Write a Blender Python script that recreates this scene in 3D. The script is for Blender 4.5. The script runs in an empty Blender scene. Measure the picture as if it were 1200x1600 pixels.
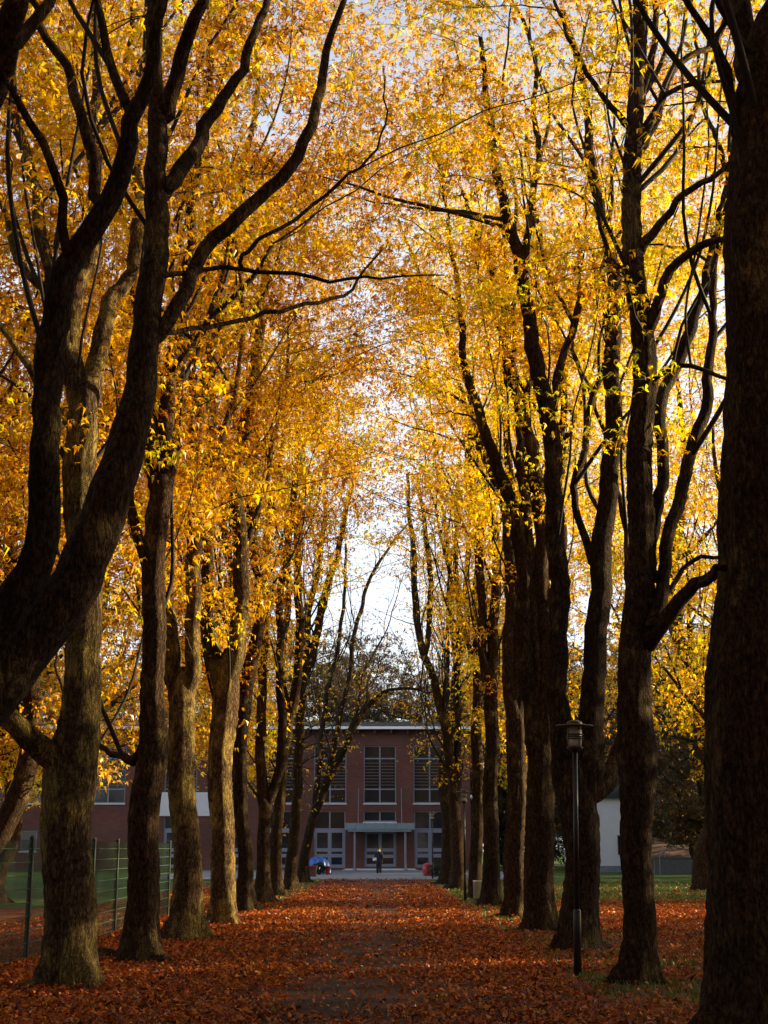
import bpy, math, random
import numpy as np
from mathutils import Vector, Matrix

S = bpy.context.scene
COL = S.collection
R_ = math.radians

# ------------------------------------------------------------------ camera
F = 2200.0                       # focal length in photograph pixels (1200 x 1600)
EYE = 1.65
TH = math.atan(526 / F)          # camera looks up a little
cT, sT = math.cos(TH), math.sin(TH)


def P(px, py, D):
    """point at horizontal depth D (metres down the avenue) seen at pixel px,py"""
    u = (800 - py) / F
    k = D / (cT - u * sT)
    return np.array([(px - 600) / F * k, D, EYE + (sT + u * cT) * k])


def G(px, py):
    """ground point (z = 0) seen at pixel"""
    u = (800 - py) / F
    k = -EYE / (sT + u * cT)
    return np.array([(px - 600) / F * k, (cT - u * sT) * k, 0.0])


cam = bpy.data.cameras.new("camera")
cam.sensor_fit = 'VERTICAL'
cam.sensor_height = 36.0
cam.lens = 36.0 * F / 1600
cam.clip_end = 2000
cam.clip_start = 0.1
camo = bpy.data.objects.new("camera", cam)
camo.location = (0, 0, EYE)
camo.rotation_euler = (math.pi / 2 + TH, 0, 0)
COL.objects.link(camo)
S.camera = camo

# ------------------------------------------------------------------ light
SUN_AZ, SUN_EL = R_(75), R_(14)   # azimuth measured from straight ahead towards the right
sd = Vector((math.sin(SUN_AZ) * math.cos(SUN_EL), math.cos(SUN_AZ) * math.cos(SUN_EL), math.sin(SUN_EL)))
W = bpy.data.worlds.new("World")
S.world = W
W.use_nodes = True
nt = W.node_tree
sky = nt.nodes.new('ShaderNodeTexSky')
sky.sky_type = 'NISHITA'
sky.sun_disc = False
sky.sun_elevation = SUN_EL
sky.sun_rotation = SUN_AZ
sky.dust_density = 1.0
sky.air_density = 1.0
sky.ozone_density = 1.0
bg = nt.nodes['Background']
bg.inputs[1].default_value = 0.05
# thin white autumn haze low in the sky, the same all round the horizon
geo = nt.nodes.new('ShaderNodeTexCoord')
sepw = nt.nodes.new('ShaderNodeSeparateXYZ')
nt.links.new(geo.outputs['Generated'], sepw.inputs[0])
hz = nt.nodes.new('ShaderNodeMapRange')
hz.interpolation_type = 'SMOOTHSTEP'
hz.inputs[1].default_value = 0.9
hz.inputs[2].default_value = 0.3
hz.inputs[3].default_value = 0.0
hz.inputs[4].default_value = 1.0
nt.links.new(sepw.outputs[2], hz.inputs[0])
hc = nt.nodes.new('ShaderNodeMix')
hc.data_type = 'RGBA'
hc.inputs[6].default_value = (0, 0, 0, 1)
hc.inputs[7].default_value = (5.2, 5.05, 5.5, 1)
nt.links.new(hz.outputs[0], hc.inputs[0])
hadd = nt.nodes.new('ShaderNodeMix')
hadd.data_type = 'RGBA'
hadd.blend_type = 'ADD'
hadd.clamp_result = False
hadd.inputs[0].default_value = 1.0
nt.links.new(sky.outputs[0], hadd.inputs[6])
nt.links.new(hc.outputs[2], hadd.inputs[7])
nt.links.new(hadd.outputs[2], bg.inputs[0])
sl = bpy.data.lights.new("sun", 'SUN')
sl.energy = 5.0
sl.angle = R_(0.5)
sl.color = (1.0, 0.77, 0.43)
so = bpy.data.objects.new("sun", sl)
so.rotation_euler = sd.to_track_quat('Z', 'Y').to_euler()
so.location = (60, 30, 40)
COL.objects.link(so)
S.view_settings.view_transform = 'Standard'
S.view_settings.look = 'None'
S.view_settings.gamma = 1
S.view_settings.use_curve_mapping = False
S.view_settings.exposure = 1.5
S.cycles.use_adaptive_sampling = True
S.cycles.adaptive_threshold = 0.02
S.cycles.max_bounces = 5
S.cycles.diffuse_bounces = 2
S.cycles.transmission_bounces = 3
S.cycles.sample_clamp_indirect = 8


# ------------------------------------------------------------------ materials
def mat(name):
    m = bpy.data.materials.new(name)
    m.use_nodes = True
    n = m.node_tree
    b = n.nodes['Principled BSDF']
    return m, n, b


def ramp(n, stops, fac=None, interp='LINEAR'):
    r = n.nodes.new('ShaderNodeValToRGB')
    e = r.color_ramp.elements
    r.color_ramp.interpolation = interp
    while len(e) < len(stops):
        e.new(0.5)
    for k, (p, c) in enumerate(stops):
        e[k].position = p
        e[k].color = (*c, 1)
    if fac is not None:
        n.links.new(fac, r.inputs[0])
    return r


def noise(n, vec, scale, detail=4, rough=0.55):
    t = n.nodes.new('ShaderNodeTexNoise')
    t.inputs['Scale'].default_value = scale
    t.inputs['Detail'].default_value = detail
    t.inputs['Roughness'].default_value = rough
    if vec is not None:
        n.links.new(vec, t.inputs['Vector'])
    return t


def coords(n, scale=(1, 1, 1), kind='Object'):
    tc = n.nodes.new('ShaderNodeTexCoord')
    mp = n.nodes.new('ShaderNodeMapping')
    mp.inputs['Scale'].default_value = scale
    n.links.new(tc.outputs[kind], mp.inputs['Vector'])
    return mp.outputs[0]


def mixc(n, fac, a, b):
    m = n.nodes.new('ShaderNodeMix')
    m.data_type = 'RGBA'
    for s, v in ((m.inputs[0], fac), (m.inputs[6], a), (m.inputs[7], b)):
        if isinstance(v, (int, float)):
            s.default_value = v
        elif isinstance(v, tuple):
            s.default_value = (*v, 1)
        else:
            n.links.new(v, s)
    return m.outputs[2]


def bump(n, b, height, strength, dist):
    bp = n.nodes.new('ShaderNodeBump')
    bp.inputs['Strength'].default_value = strength
    bp.inputs['Distance'].default_value = dist
    n.links.new(height, bp.inputs['Height'])
    n.links.new(bp.outputs[0], b.inputs['Normal'])


def plain(name, col, rough=0.6, metal=0.0, var=0.15, scale=6.0):
    m, n, b = mat(name)
    t = noise(n, coords(n), scale, 5)
    c2 = tuple(min(1, c * (1 + var)) for c in col)
    c1 = tuple(c * (1 - var) for c in col)
    r = ramp(n, [(0.3, c1), (0.7, c2)], t.outputs[0])
    n.links.new(r.outputs[0], b.inputs['Base Color'])
    b.inputs['Roughness'].default_value = rough
    b.inputs['Metallic'].default_value = metal
    return m


def bark_mat(name, c_dark, c_mid, moss, moss_amt):
    m, n, b = mat(name)
    v = coords(n, (1, 1, 0.24))
    wv = noise(n, v, 6, 5, 0.6)
    ad = n.nodes.new('ShaderNodeMix')
    ad.data_type = 'RGBA'
    ad.inputs[0].default_value = 0.30
    n.links.new(v, ad.inputs[6])
    n.links.new(wv.outputs['Color'], ad.inputs[7])
    vo = n.nodes.new('ShaderNodeTexVoronoi')      # bark plates
    vo.feature = 'DISTANCE_TO_EDGE'
    vo.inputs['Scale'].default_value = 19
    n.links.new(ad.outputs[2], vo.inputs['Vector'])
    t = noise(n, coords(n, (1, 1, .6)), 24, 8, 0.7)
    r = ramp(n, [(0.30, c_dark), (0.50, tuple(.55 * a + .45 * b_ for a, b_ in zip(c_dark, c_mid))), (0.72, c_mid)], t.outputs[0])
    t2 = noise(n, coords(n, (1, 1, 0.5)), 1.7, 7, 0.68)
    mr = ramp(n, [(0.56 - moss_amt * .2, (0, 0, 0)), (0.63 - moss_amt * .2, (1, 1, 1))], t2.outputs[0])
    tm = noise(n, coords(n), 45, 4, .6)
    mossc = ramp(n, [(0.3, tuple(.35 * a for a in moss)), (0.65, moss)], tm.outputs[0])
    c = mixc(n, mr.outputs[0], r.outputs[0], mossc.outputs[0])
    crack = ramp(n, [(0.0, (.30, .28, .26)), (0.12, (.80, .80, .80)), (0.3, (1.1, 1.08, 1.05))], vo.outputs['Distance'])
    mm = n.nodes.new('ShaderNodeMix')
    mm.data_type = 'RGBA'
    mm.blend_type = 'MULTIPLY'
    mm.inputs[0].default_value = 1
    n.links.new(c, mm.inputs[6])
    n.links.new(crack.outputs[0], mm.inputs[7])
    oi = n.nodes.new('ShaderNodeObjectInfo')      # every stem a little different
    vr = ramp(n, [(0.0, (.70, .72, .74)), (0.5, (1.0, .95, .88)), (1.0, (1.2, 1.1, 1.0))], oi.outputs['Random'])
    mv = n.nodes.new('ShaderNodeMix')
    mv.data_type = 'RGBA'
    mv.blend_type = 'MULTIPLY'
    mv.inputs[0].default_value = 1
    n.links.new(mm.outputs[2], mv.inputs[6])
    n.links.new(vr.outputs[0], mv.inputs[7])
    n.links.new(mv.outputs[2], b.inputs['Base Color'])
    b.inputs['Roughness'].default_value = 0.95
    b.inputs['Specular IOR Level'].default_value = 0.1
    pl_ = n.nodes.new('ShaderNodeMath')
    pl_.operation = 'MINIMUM'
    pl_.inputs[1].default_value = 0.22
    n.links.new(vo.outputs['Distance'], pl_.inputs[0])
    mh = n.nodes.new('ShaderNodeMath')
    mh.operation = 'MULTIPLY_ADD'
    mh.inputs[1].default_value = 2.2
    n.links.new(pl_.outputs[0], mh.inputs[0])
    n.links.new(t.outputs[0], mh.inputs[2])
    bump(n, b, mh.outputs[0], 1.0, 0.03)
    return m


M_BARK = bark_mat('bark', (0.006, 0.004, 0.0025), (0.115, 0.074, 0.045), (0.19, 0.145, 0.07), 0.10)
M_BARK_SUN = bark_mat('sunlit_mossy_bark', (0.008, 0.005, 0.003), (0.20, 0.135, 0.076), (0.34, 0.265, 0.09), 0.38)  # bark and moss tones both raised to paint sunlight on the lit left trunks
M_TWIG = plain('twig_bark', (0.016, 0.010, 0.006), 0.9)


def leaf_mat(name, stops, trans=0.5, gain=1.0):
    m, n, b = mat(name)
    n.nodes.remove(b)
    a = n.nodes.new('ShaderNodeAttribute')
    a.attribute_name = 'tint'
    r = ramp(n, stops, a.outputs['Fac'])
    d = n.nodes.new('ShaderNodeBsdfDiffuse')
    t = n.nodes.new('ShaderNodeBsdfTranslucent')
    g = n.nodes.new('ShaderNodeBsdfGlossy')
    g.inputs['Roughness'].default_value = 0.42
    g.inputs['Color'].default_value = (1, 1, 1, 1)
    hs = n.nodes.new('ShaderNodeHueSaturation')
    hs.inputs['Saturation'].default_value = 1.1
    hs.inputs['Value'].default_value = 1.25
    n.links.new(r.outputs[0], hs.inputs['Color'])
    n.links.new(r.outputs[0], d.inputs[0])
    n.links.new(hs.outputs[0], t.inputs[0])
    mx = n.nodes.new('ShaderNodeMixShader')
    mx.inputs[0].default_value = trans
    n.links.new(d.outputs[0], mx.inputs[1])
    n.links.new(t.outputs[0], mx.inputs[2])
    m2 = n.nodes.new('ShaderNodeMixShader')
    m2.inputs[0].default_value = 0.05
    n.links.new(mx.outputs[0], m2.inputs[1])
    n.links.new(g.outputs[0], m2.inputs[2])
    n.links.new(m2.outputs[0], n.nodes['Material Output'].inputs[0])
    return m


GOLD = [(0.0, (0.13, 0.038, 0.010)), (0.2, (0.34, 0.11, 0.012)), (0.42, (0.66, 0.34, 0.022)),
        (0.65, (0.78, 0.48, 0.028)), (0.85, (0.84, 0.62, 0.042)), (1.0, (0.48, 0.48, 0.05))]
M_LEAF = leaf_mat('autumn_leaf', GOLD, 0.6)
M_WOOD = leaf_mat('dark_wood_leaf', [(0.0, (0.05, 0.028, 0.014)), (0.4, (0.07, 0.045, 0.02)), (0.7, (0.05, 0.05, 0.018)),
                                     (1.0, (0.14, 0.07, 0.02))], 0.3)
M_LITTER = leaf_mat('fallen_leaf', [(0.0, (0.09, 0.024, 0.009)), (0.3, (0.28, 0.058, 0.010)), (0.6, (0.52, 0.115, 0.012)),
                                    (0.85, (0.58, 0.20, 0.024)), (1.0, (0.52, 0.28, 0.05))], 0.15)
M_GRASS = leaf_mat('grass_blade', [(0.0, (0.05, 0.09, 0.014)), (0.6, (0.10, 0.17, 0.024)), (1.0, (0.19, 0.19, 0.04))], 0.3)
M_SHRUB = leaf_mat('shrub_leaf', [(0.0, (0.015, 0.025, 0.010)), (1.0, (0.04, 0.055, 0.02))], 0.2)


def ground_mat():
    m, n, b = mat('ground')
    v = coords(n)
    sep = n.nodes.new('ShaderNodeSeparateXYZ')
    n.links.new(v, sep.inputs[0])
    t = noise(n, v, 0.55, 6, 0.6)
    tf = noise(n, v, 22, 4, 0.6)
    tl = n.nodes.new('ShaderNodeTexVoronoi')
    tl.inputs['Scale'].default_value = 9
    n.links.new(v, tl.inputs['Vector'])
    grass = ramp(n, [(0.3, (0.05, 0.085, 0.014)), (0.7, (0.10, 0.165, 0.026))], tf.outputs[0])
    rust = ramp(n, [(0.05, (0.06, 0.02, 0.010)), (0.5, (0.22, 0.058, 0.014)), (0.95, (0.38, 0.11, 0.02))], tl.outputs['Color'])
    # leaf cover: strong under the trees, thin on the open lawn beyond 45 m on the right
    fy = n.nodes.new('ShaderNodeMapRange')
    fy.inputs[1].default_value = 40
    fy.inputs[2].default_value = 46
    fy.inputs[3].default_value = 0.16
    fy.inputs[4].default_value = -0.5
    n.links.new(sep.outputs[1], fy.inputs[0])
    ad = n.nodes.new('ShaderNodeMath')
    ad.operation = 'ADD'
    n.links.new(t.outputs[0], ad.inputs[0])
    n.links.new(fy.outputs[0], ad.inputs[1])
    fac = ramp(n, [(0.42, (0, 0, 0)), (0.6, (1, 1, 1))], ad.outputs[0])
    c = mixc(n, fac.outputs[0], grass.outputs[0], rust.outputs[0])
    n.links.new(c, b.inputs['Base Color'])
    b.inputs['Roughness'].default_value = 0.95
    b.inputs['Specular IOR Level'].default_value = 0.15
    bump(n, b, tf.outputs[0], 0.8, 0.04)
    return m


def path_mat():
    m, n, b = mat('path_gravel')
    v = coords(n)
    tf = noise(n, v, 70, 3, 0.6)
    tg = noise(n, v, 1.1, 5, 0.6)
    base = ramp(n, [(0.3, (0.018, 0.012, 0.010)), (0.7, (0.050, 0.034, 0.029))], tf.outputs[0])
    tl = n.nodes.new('ShaderNodeTexVoronoi')
    tl.inputs['Scale'].default_value = 10
    n.links.new(v, tl.inputs['Vector'])
    rust = ramp(n, [(0.05, (0.05, 0.018, 0.010)), (0.5, (0.17, 0.048, 0.014)), (0.95, (0.30, 0.09, 0.02))], tl.outputs['Color'])
    fac = ramp(n, [(0.46, (0, 0, 0)), (0.66, (.8, .8, .8))], tg.outputs[0])
    c = mixc(n, fac.outputs[0], base.outputs[0], rust.outputs[0])
    n.links.new(c, b.inputs['Base Color'])
    b.inputs['Roughness'].default_value = 0.85
    b.inputs['Specular IOR Level'].default_value = 0.2
    bump(n, b, tf.outputs[0], 0.6, 0.012)
    return m


def brick_mat(name, c1, c2, mortar, sc=1.0):
    m, n, b = mat(name)
    tc = n.nodes.new('ShaderNodeTexCoord')
    sp = n.nodes.new('ShaderNodeSeparateXYZ')
    cb = n.nodes.new('ShaderNodeCombineXYZ')
    n.links.new(tc.outputs['Object'], sp.inputs[0])
    n.links.new(sp.outputs[0], cb.inputs[0])
    n.links.new(sp.outputs[2], cb.inputs[1])
    br = n.nodes.new('ShaderNodeTexBrick')
    br.inputs['Scale'].default_value = sc
    br.inputs['Brick Width'].default_value = 0.5
    br.inputs['Row Height'].default_value = 0.16
    br.inputs['Mortar Size'].default_value = 0.02
    br.inputs['Color1'].default_value = (*c1, 1)
    br.inputs['Color2'].default_value = (*c2, 1)
    br.inputs['Mortar'].default_value = (*mortar, 1)
    n.links.new(cb.outputs[0], br.inputs['Vector'])
    t = noise(n, tc.outputs['Object'], 0.35, 6)
    vr = ramp(n, [(0.3, (.75, .75, .78)), (0.7, (1.15, 1.1, 1.1))], t.outputs[0])
    mm = n.nodes.new('ShaderNodeMix')
    mm.data_type = 'RGBA'
    mm.blend_type = 'MULTIPLY'
    mm.inputs[0].default_value = 1
    n.links.new(br.outputs[0], mm.inputs[6])
    n.links.new(vr.outputs[0], mm.inputs[7])
    n.links.new(mm.outputs[2], b.inputs['Base Color'])
    b.inputs['Roughness'].default_value = 0.9
    bump(n, b, br.outputs['Fac'], -0.4, 0.01)
    return m


def glass_mat():
    m, n, b = mat('window_glass')
    b.inputs['Base Color'].default_value = (0.016, 0.018, 0.022, 1)
    b.inputs['Roughness'].default_value = 0.06
    t = noise(n, coords(n), 0.9, 3)
    bump(n, b, t.outputs[0], 0.06, 0.05)
    return m


M_GROUND = ground_mat()
M_PATH = path_mat()
M_PLAZA = plain('plaza_slabs', (0.22, 0.22, 0.23), 0.8, 0, 0.2, 1.5)
M_BRICK = brick_mat('red_brick', (0.155, 0.046, 0.028), (0.115, 0.036, 0.025), (0.085, 0.06, 0.05))
M_GLASS = glass_mat()
M_LOUV = plain('louvre_metal', (0.09, 0.085, 0.09), 0.5, 0.3)
M_FRAME = plain('white_frame', (0.20, 0.21, 0.27), 0.5, 0, 0.05)
M_SILL = plain('pale_sill', (0.6, 0.6, 0.62), 0.6, 0, 0.06)
M_EAVE = plain('white_eave', (0.85, 0.85, 0.87), 0.5, 0, 0.03)
M_ROOF = plain('roof_metal', (0.02, 0.026, 0.024), 0.95, 0.0)
M_ROOF.node_tree.nodes['Principled BSDF'].inputs['Specular IOR Level'].default_value = 0.1
M_CANOPY = plain('canopy_steel', (0.22, 0.30, 0.34), 0.4, 0.3)
M_PLASTER = plain('white_render', (0.70, 0.71, 0.74), 0.85, 0, 0.05, 2)
M_PLINTH = plain('grey_plinth', (0.20, 0.22, 0.28), 0.85)
M_BLACK = plain('black_paint', (0.014, 0.014, 0.016), 0.38, 0.0, 0.2)
M_GREENP = plain('green_fence_paint', (0.016, 0.036, 0.028), 0.45, 0.0, 0.15)
M_WIRE = plain('green_fence_wire', (0.04, 0.085, 0.058), 0.4, 0.2, 0.1)
M_STEEL = plain('brushed_steel', (0.85, 0.84, 0.83), 0.3, 0.75, 0.08, 3)
M_LGLASS = plain('lamp_glass', (0.62, 0.58, 0.52), 0.25, 0.0, 0.05)
M_CONC = plain('dark_concrete', (0.12, 0.12, 0.125), 0.9)
M_NAVY = plain('navy_cloth', (0.012, 0.014, 0.026), 0.85)
M_TROU = plain('dark_trousers', (0.014, 0.014, 0.02), 0.9)
M_SKIN = plain('skin', (0.45, 0.26, 0.18), 0.6)
M_HAIR = plain('dark_hair', (0.02, 0.014, 0.01), 0.7)
M_HIVIS = plain('yellow_collar', (0.55, 0.75, 0.06), 0.7, 0, 0.05)
M_PAPER = plain('white_paper', (0.85, 0.85, 0.86), 0.7, 0, 0.02)
M_BLUE = plain('blue_tarpaulin', (0.03, 0.14, 0.48), 0.35, 0, 0.35, 2.5)
M_RED = plain('red_plastic', (0.45, 0.03, 0.04), 0.4, 0, 0.1)
M_SOIL = plain('planter_brown', (0.10, 0.045, 0.035), 0.85)


# ------------------------------------------------------------------ mesh helpers
def mesh_np(name, V, Q, smooth=False, tint=None):
    """quads only, numpy arrays"""
    me = bpy.data.meshes.new(name)
    V = np.ascontiguousarray(V, dtype=np.float32)
    Q = np.ascontiguousarray(Q, dtype=np.int32)
    me.vertices.add(len(V))
    me.vertices.foreach_set('co', V.ravel())
    me.loops.add(Q.size)
    me.loops.foreach_set('vertex_index', Q.ravel())
    me.polygons.add(len(Q))
    me.polygons.foreach_set('loop_start', np.arange(len(Q), dtype=np.int32) * 4)
    if smooth:
        me.polygons.foreach_set('use_smooth', np.ones(len(Q), dtype=bool))
    if tint is not None:
        a = me.attributes.new('tint', 'FLOAT', 'FACE')
        a.data.foreach_set('value', np.ascontiguousarray(tint, dtype=np.float32))
    me.update(calc_edges=True)
    return me


class MB:
    """polygon collector for built things"""
    def __init__(s):
        s.v, s.f = [], []

    def add(s, vs, fs):
        o = len(s.v)
        s.v += [tuple(map(float, p)) for p in vs]
        s.f += [tuple(i + o for i in f) for f in fs]
        return s

    def box(s, x0, x1, y0, y1, z0, z1, bev=0.0):
        if bev <= 0:
            vs = [(x, y, z) for z in (z0, z1) for y in (y0, y1) for x in (x0, x1)]
            return s.add(vs, [(0, 2, 3, 1), (4, 5, 7, 6), (0, 1, 5, 4), (2, 6, 7, 3), (0, 4, 6, 2), (1, 3, 7, 5)])
        b = bev
        ring = [(x0 + b, y0), (x1 - b, y0), (x1, y0 + b), (x1, y1 - b), (x1 - b, y1), (x0 + b, y1), (x0, y1 - b), (x0, y0 + b)]
        ins = [(min(max(x, x0 + b), x1 - b), min(max(y, y0 + b), y1 - b)) for x, y in ring]
        vs = [(x, y, z0) for x, y in ins] + [(x, y, z0 + b) for x, y in ring] + [(x, y, z1 - b) for x, y in ring] + [(x, y, z1) for x, y in ins]
        fs = []
        for k in range(3):
            for i in range(8):
                j = (i + 1) % 8
                fs.append((k * 8 + i, k * 8 + j, k * 8 + 8 + j, k * 8 + 8 + i))
        fs.append((0, 7, 5, 4, 3, 1) if False else tuple(reversed(range(8))))
        fs.append(tuple(range(24, 32)))
        return s.add(vs, fs)

    def lathe(s, prof, n=20, c=(0, 0), cap=True):
        vs, fs = [], []
        for r, z in prof:
            for i in range(n):
                a = 2 * math.pi * i / n
                vs.append((c[0] + r * math.cos(a), c[1] + r * math.sin(a), z))
        for k in range(len(prof) - 1):
            for i in range(n):
                j = (i + 1) % n
                fs.append((k * n + i, k * n + j, k * n + n + j, k * n + n + i))
        if cap:
            fs.append(tuple(reversed(range(n))))
            fs.append(tuple(range((len(prof) - 1) * n, len(prof) * n)))
        return s.add(vs, fs)

    def bar(s, a, b, r, n=8, r2=None):
        a, b = Vector(a), Vector(b)
        d = (b - a).normalized()
        x = d.orthogonal().normalized()
        y = d.cross(x)
        vs = []
        for p, rr in ((a, r), (b, r if r2 is None else r2)):
            for i in range(n):
                t = 2 * math.pi * i / n
                vs.append(p + x * rr * math.cos(t) + y * rr * math.sin(t))
        fs = [(i, (i + 1) % n, n + (i + 1) % n, n + i) for i in range(n)]
        fs += [tuple(reversed(range(n))), tuple(range(n, 2 * n))]
        return s.add(vs, fs)

    def mesh(s, name, smooth=False):
        me = bpy.data.meshes.new(name)
        me.from_pydata(s.v, [], s.f)
        if smooth:
            me.polygons.foreach_set('use_smooth', [len(p.vertices) == 4 for p in me.polygons])
        me.update()
        return me


def link(name, me, m, parent=None, loc=None):
    o = bpy.data.objects.new(name, me)
    COL.objects.link(o)
    if m is not None:
        o.data.materials.append(m)
    if parent is not None:
        o.parent = parent
    if loc is not None:
        o.location = loc
    return o


def part(name, mb, m, parent, smooth=False, label=None):
    o = link(name, mb.mesh(name, smooth), m, parent)
    if label:
        o['label'] = label
    return o


def tag(o, label=None, cat=None, group=None, kind=None):
    for k, v in (('label', label), ('category', cat), ('group', group), ('kind', kind)):
        if v:
            o[k] = v
    return o


def thing(name, label, cat, loc=(0, 0, 0), group=None, rz=0):
    o = bpy.data.objects.new(name, None)
    COL.objects.link(o)
    o.empty_display_size = 0.3
    o.location = loc
    o.rotation_euler = (0, 0, rz)
    return tag(o, label, cat, group)


def dup(root, loc, rz, scale, label, group=None):
    r = root.copy()
    COL.objects.link(r)
    r.location = loc
    r.rotation_euler = (0, 0, rz)
    r.scale = scale
    r['label'] = label
    if group:
        r['group'] = group
    for ch in list(root.children):
        c = ch.copy()
        COL.objects.link(c)
        c.parent = r
        for g in list(ch.children):
            d = g.copy()
            COL.objects.link(d)
            d.parent = c
    return r


# ------------------------------------------------------------------ trees
class Tubes:
    def __init__(s):
        s.V, s.Q, s.n = [], [], 0

    def tube(s, pts, rad, n=8, lump=0.0, rng=None, flare=None, cap=True):
        pts = np.asarray(pts, float)
        rad = np.asarray(rad, float)
        m = len(pts)
        t = np.gradient(pts, axis=0)
        t /= np.linalg.norm(t, axis=1)[:, None] + 1e-9
        ref = np.array([0.0, 1.0, 0.0]) if abs(t[0, 1]) < 0.8 else np.array([1.0, 0, 0])
        nx = np.zeros_like(pts)
        v = np.cross(t[0], ref)
        for i in range(m):
            v = v - t[i] * v.dot(t[i])
            v /= np.linalg.norm(v) + 1e-9
            nx[i] = v
        ny = np.cross(t, nx)
        a = np.linspace(0, 2 * math.pi, n, endpoint=False)
        rr = np.repeat(rad[:, None], n, 1)
        if lump > 0:
            d = np.concatenate([[0], np.cumsum(np.linalg.norm(np.diff(pts, axis=0), axis=1))])
            z = np.zeros((m, n))
            for k in range(7):
                fa = rng.integers(1, 5)
                fz = rng.uniform(0.3, 3.2)
                z += np.sin(fa * a[None, :] + rng.uniform(0, 6.28) + 0.8 * np.sin(fz * d[:, None] * .6 + k)) * np.sin(fz * d[:, None] + rng.uniform(0, 6.28)) / 3.2
            # long flutes running up the stem
            z += 0.55 * np.sin(5 * a[None, :] + rng.uniform(0, 6.28) + 0.25 * d[:, None])
            z += 0.4 * np.sin(9 * a[None, :] + rng.uniform(0, 6.28) - 0.35 * d[:, None])
            z += rng.normal(0, 0.25, (m, n))
            for _ in range(int(d[-1] * 0.9)):          # burls and old branch scars
                z0, a0 = rng.uniform(0.3, d[-1]), rng.uniform(0, 6.283)
                da = np.abs((a[None, :] - a0 + math.pi) % (2 * math.pi) - math.pi)
                z += rng.uniform(0.8, 2.8) * np.exp(-((d[:, None] - z0) / rng.uniform(.10, .28)) ** 2 - (da / rng.uniform(.35, .7)) ** 2)
            rr = rr * (1 + lump * z)
            if flare is not None:
                ph = rng.uniform(0, 6.28)
                k1 = rng.integers(4, 6)
                root = np.clip(np.cos(k1 * a / 2 + ph), 0, 1) ** 2 * .0 + np.clip(.55 * np.sin(k1 * a + ph) + .45 * np.sin((k1 - 2) * a + 2 * ph), 0, 1)
                fl = (np.exp(-d / 0.16)[:, None] * (0.12 + 1.7 * root)[None, :] + np.exp(-d / 0.55)[:, None] * (0.05 + .34 * root)[None, :])
                rr = rr * (1 + flare * fl)
        V = pts[:, None, :] + nx[:, None, :] * (rr * np.cos(a))[..., None] + ny[:, None, :] * (rr * np.sin(a))[..., None]
        i = np.arange(m - 1)[:, None] * n
        j = np.arange(n)[None, :]
        j2 = (j + 1) % n
        Q = np.stack([i + j, i + j2, i + n + j2, i + n + j], -1).reshape(-1, 4) + s.n
        V = V.reshape(-1, 3)
        s.V.append(V)
        s.Q.append(Q)
        s.n += len(V)
        if cap:   # close the tip with a centre vertex
            c = pts[-1] + t[-1] * rad[-1] * 0.6
            s.V.append(c[None])
            e = (m - 1) * n + s.n - len(V)
            jj = np.arange(0, n, 2)
            s.Q.append(np.stack([e + jj, e + (jj + 1) % n, e + (jj + 2) % n, np.full(len(jj), s.n)], -1))
            s.n += 1

    def mesh(s, name, org, smooth=True):
        return mesh_np(name, np.concatenate(s.V) - np.asarray(org), np.concatenate(s.Q), smooth)


def spline(pts, step):
    pts = np.asarray(pts, float)
    if len(pts) == 2:
        pts = np.array([pts[0], (pts[0] + pts[1]) / 2, pts[1]])
    p = np.vstack([2 * pts[0] - pts[1], pts, 2 * pts[-1] - pts[-2]])
    out = []
    for i in range(1, len(p) - 2):
        L = np.linalg.norm((p[i + 1] - p[i])[:3])
        k = max(2, int(L / step))
        u = np.linspace(0, 1, k, endpoint=False)[:, None]
        a, b, c, d = p[i - 1], p[i], p[i + 1], p[i + 2]
        out.append(0.5 * (2 * b + (c - a) * u + (2 * a - 5 * b + 4 * c - d) * u ** 2 + (3 * b - a - 3 * c + d) * u ** 3))
    out.append(p[-2][None])
    return np.concatenate(out)


def bez(a, b, c, k):
    u = np.linspace(0, 1, k)[:, None]
    return (1 - u) ** 2 * a + 2 * u * (1 - u) * b + u * u * c


def leaf_template(kind):
    if kind == 'palm':
        angs = [-80, -40, 0, 40, 80]
        ls = [0.62, 0.88, 1.0, 0.88, 0.62]
        w = 0.175
    elif kind == 'tri':
        angs = [-95, -30, 42]
        ls = [0.75, 1.0, 0.9]
        w = 0.25
    else:
        angs = [0]
        ls = [1.0]
        w = 0.32
    V = []
    for a, l in zip(angs, ls):
        a = R_(a)
        c, s_ = math.cos(a), math.sin(a)
        for (x, y, z) in ((0.05, 0, 0), (0.6, w, 0.03), (1.0, 0, -0.42), (0.6, -w, 0.03)):
            V.append((l * (c * x - s_ * y), l * (s_ * x + c * y), l * z))
    V = np.array(V)
    Q = np.arange(len(V)).reshape(-1, 4)
    return V, Q


TPL = {k: leaf_template(k) for k in ('palm', 'tri', 'one')}


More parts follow.
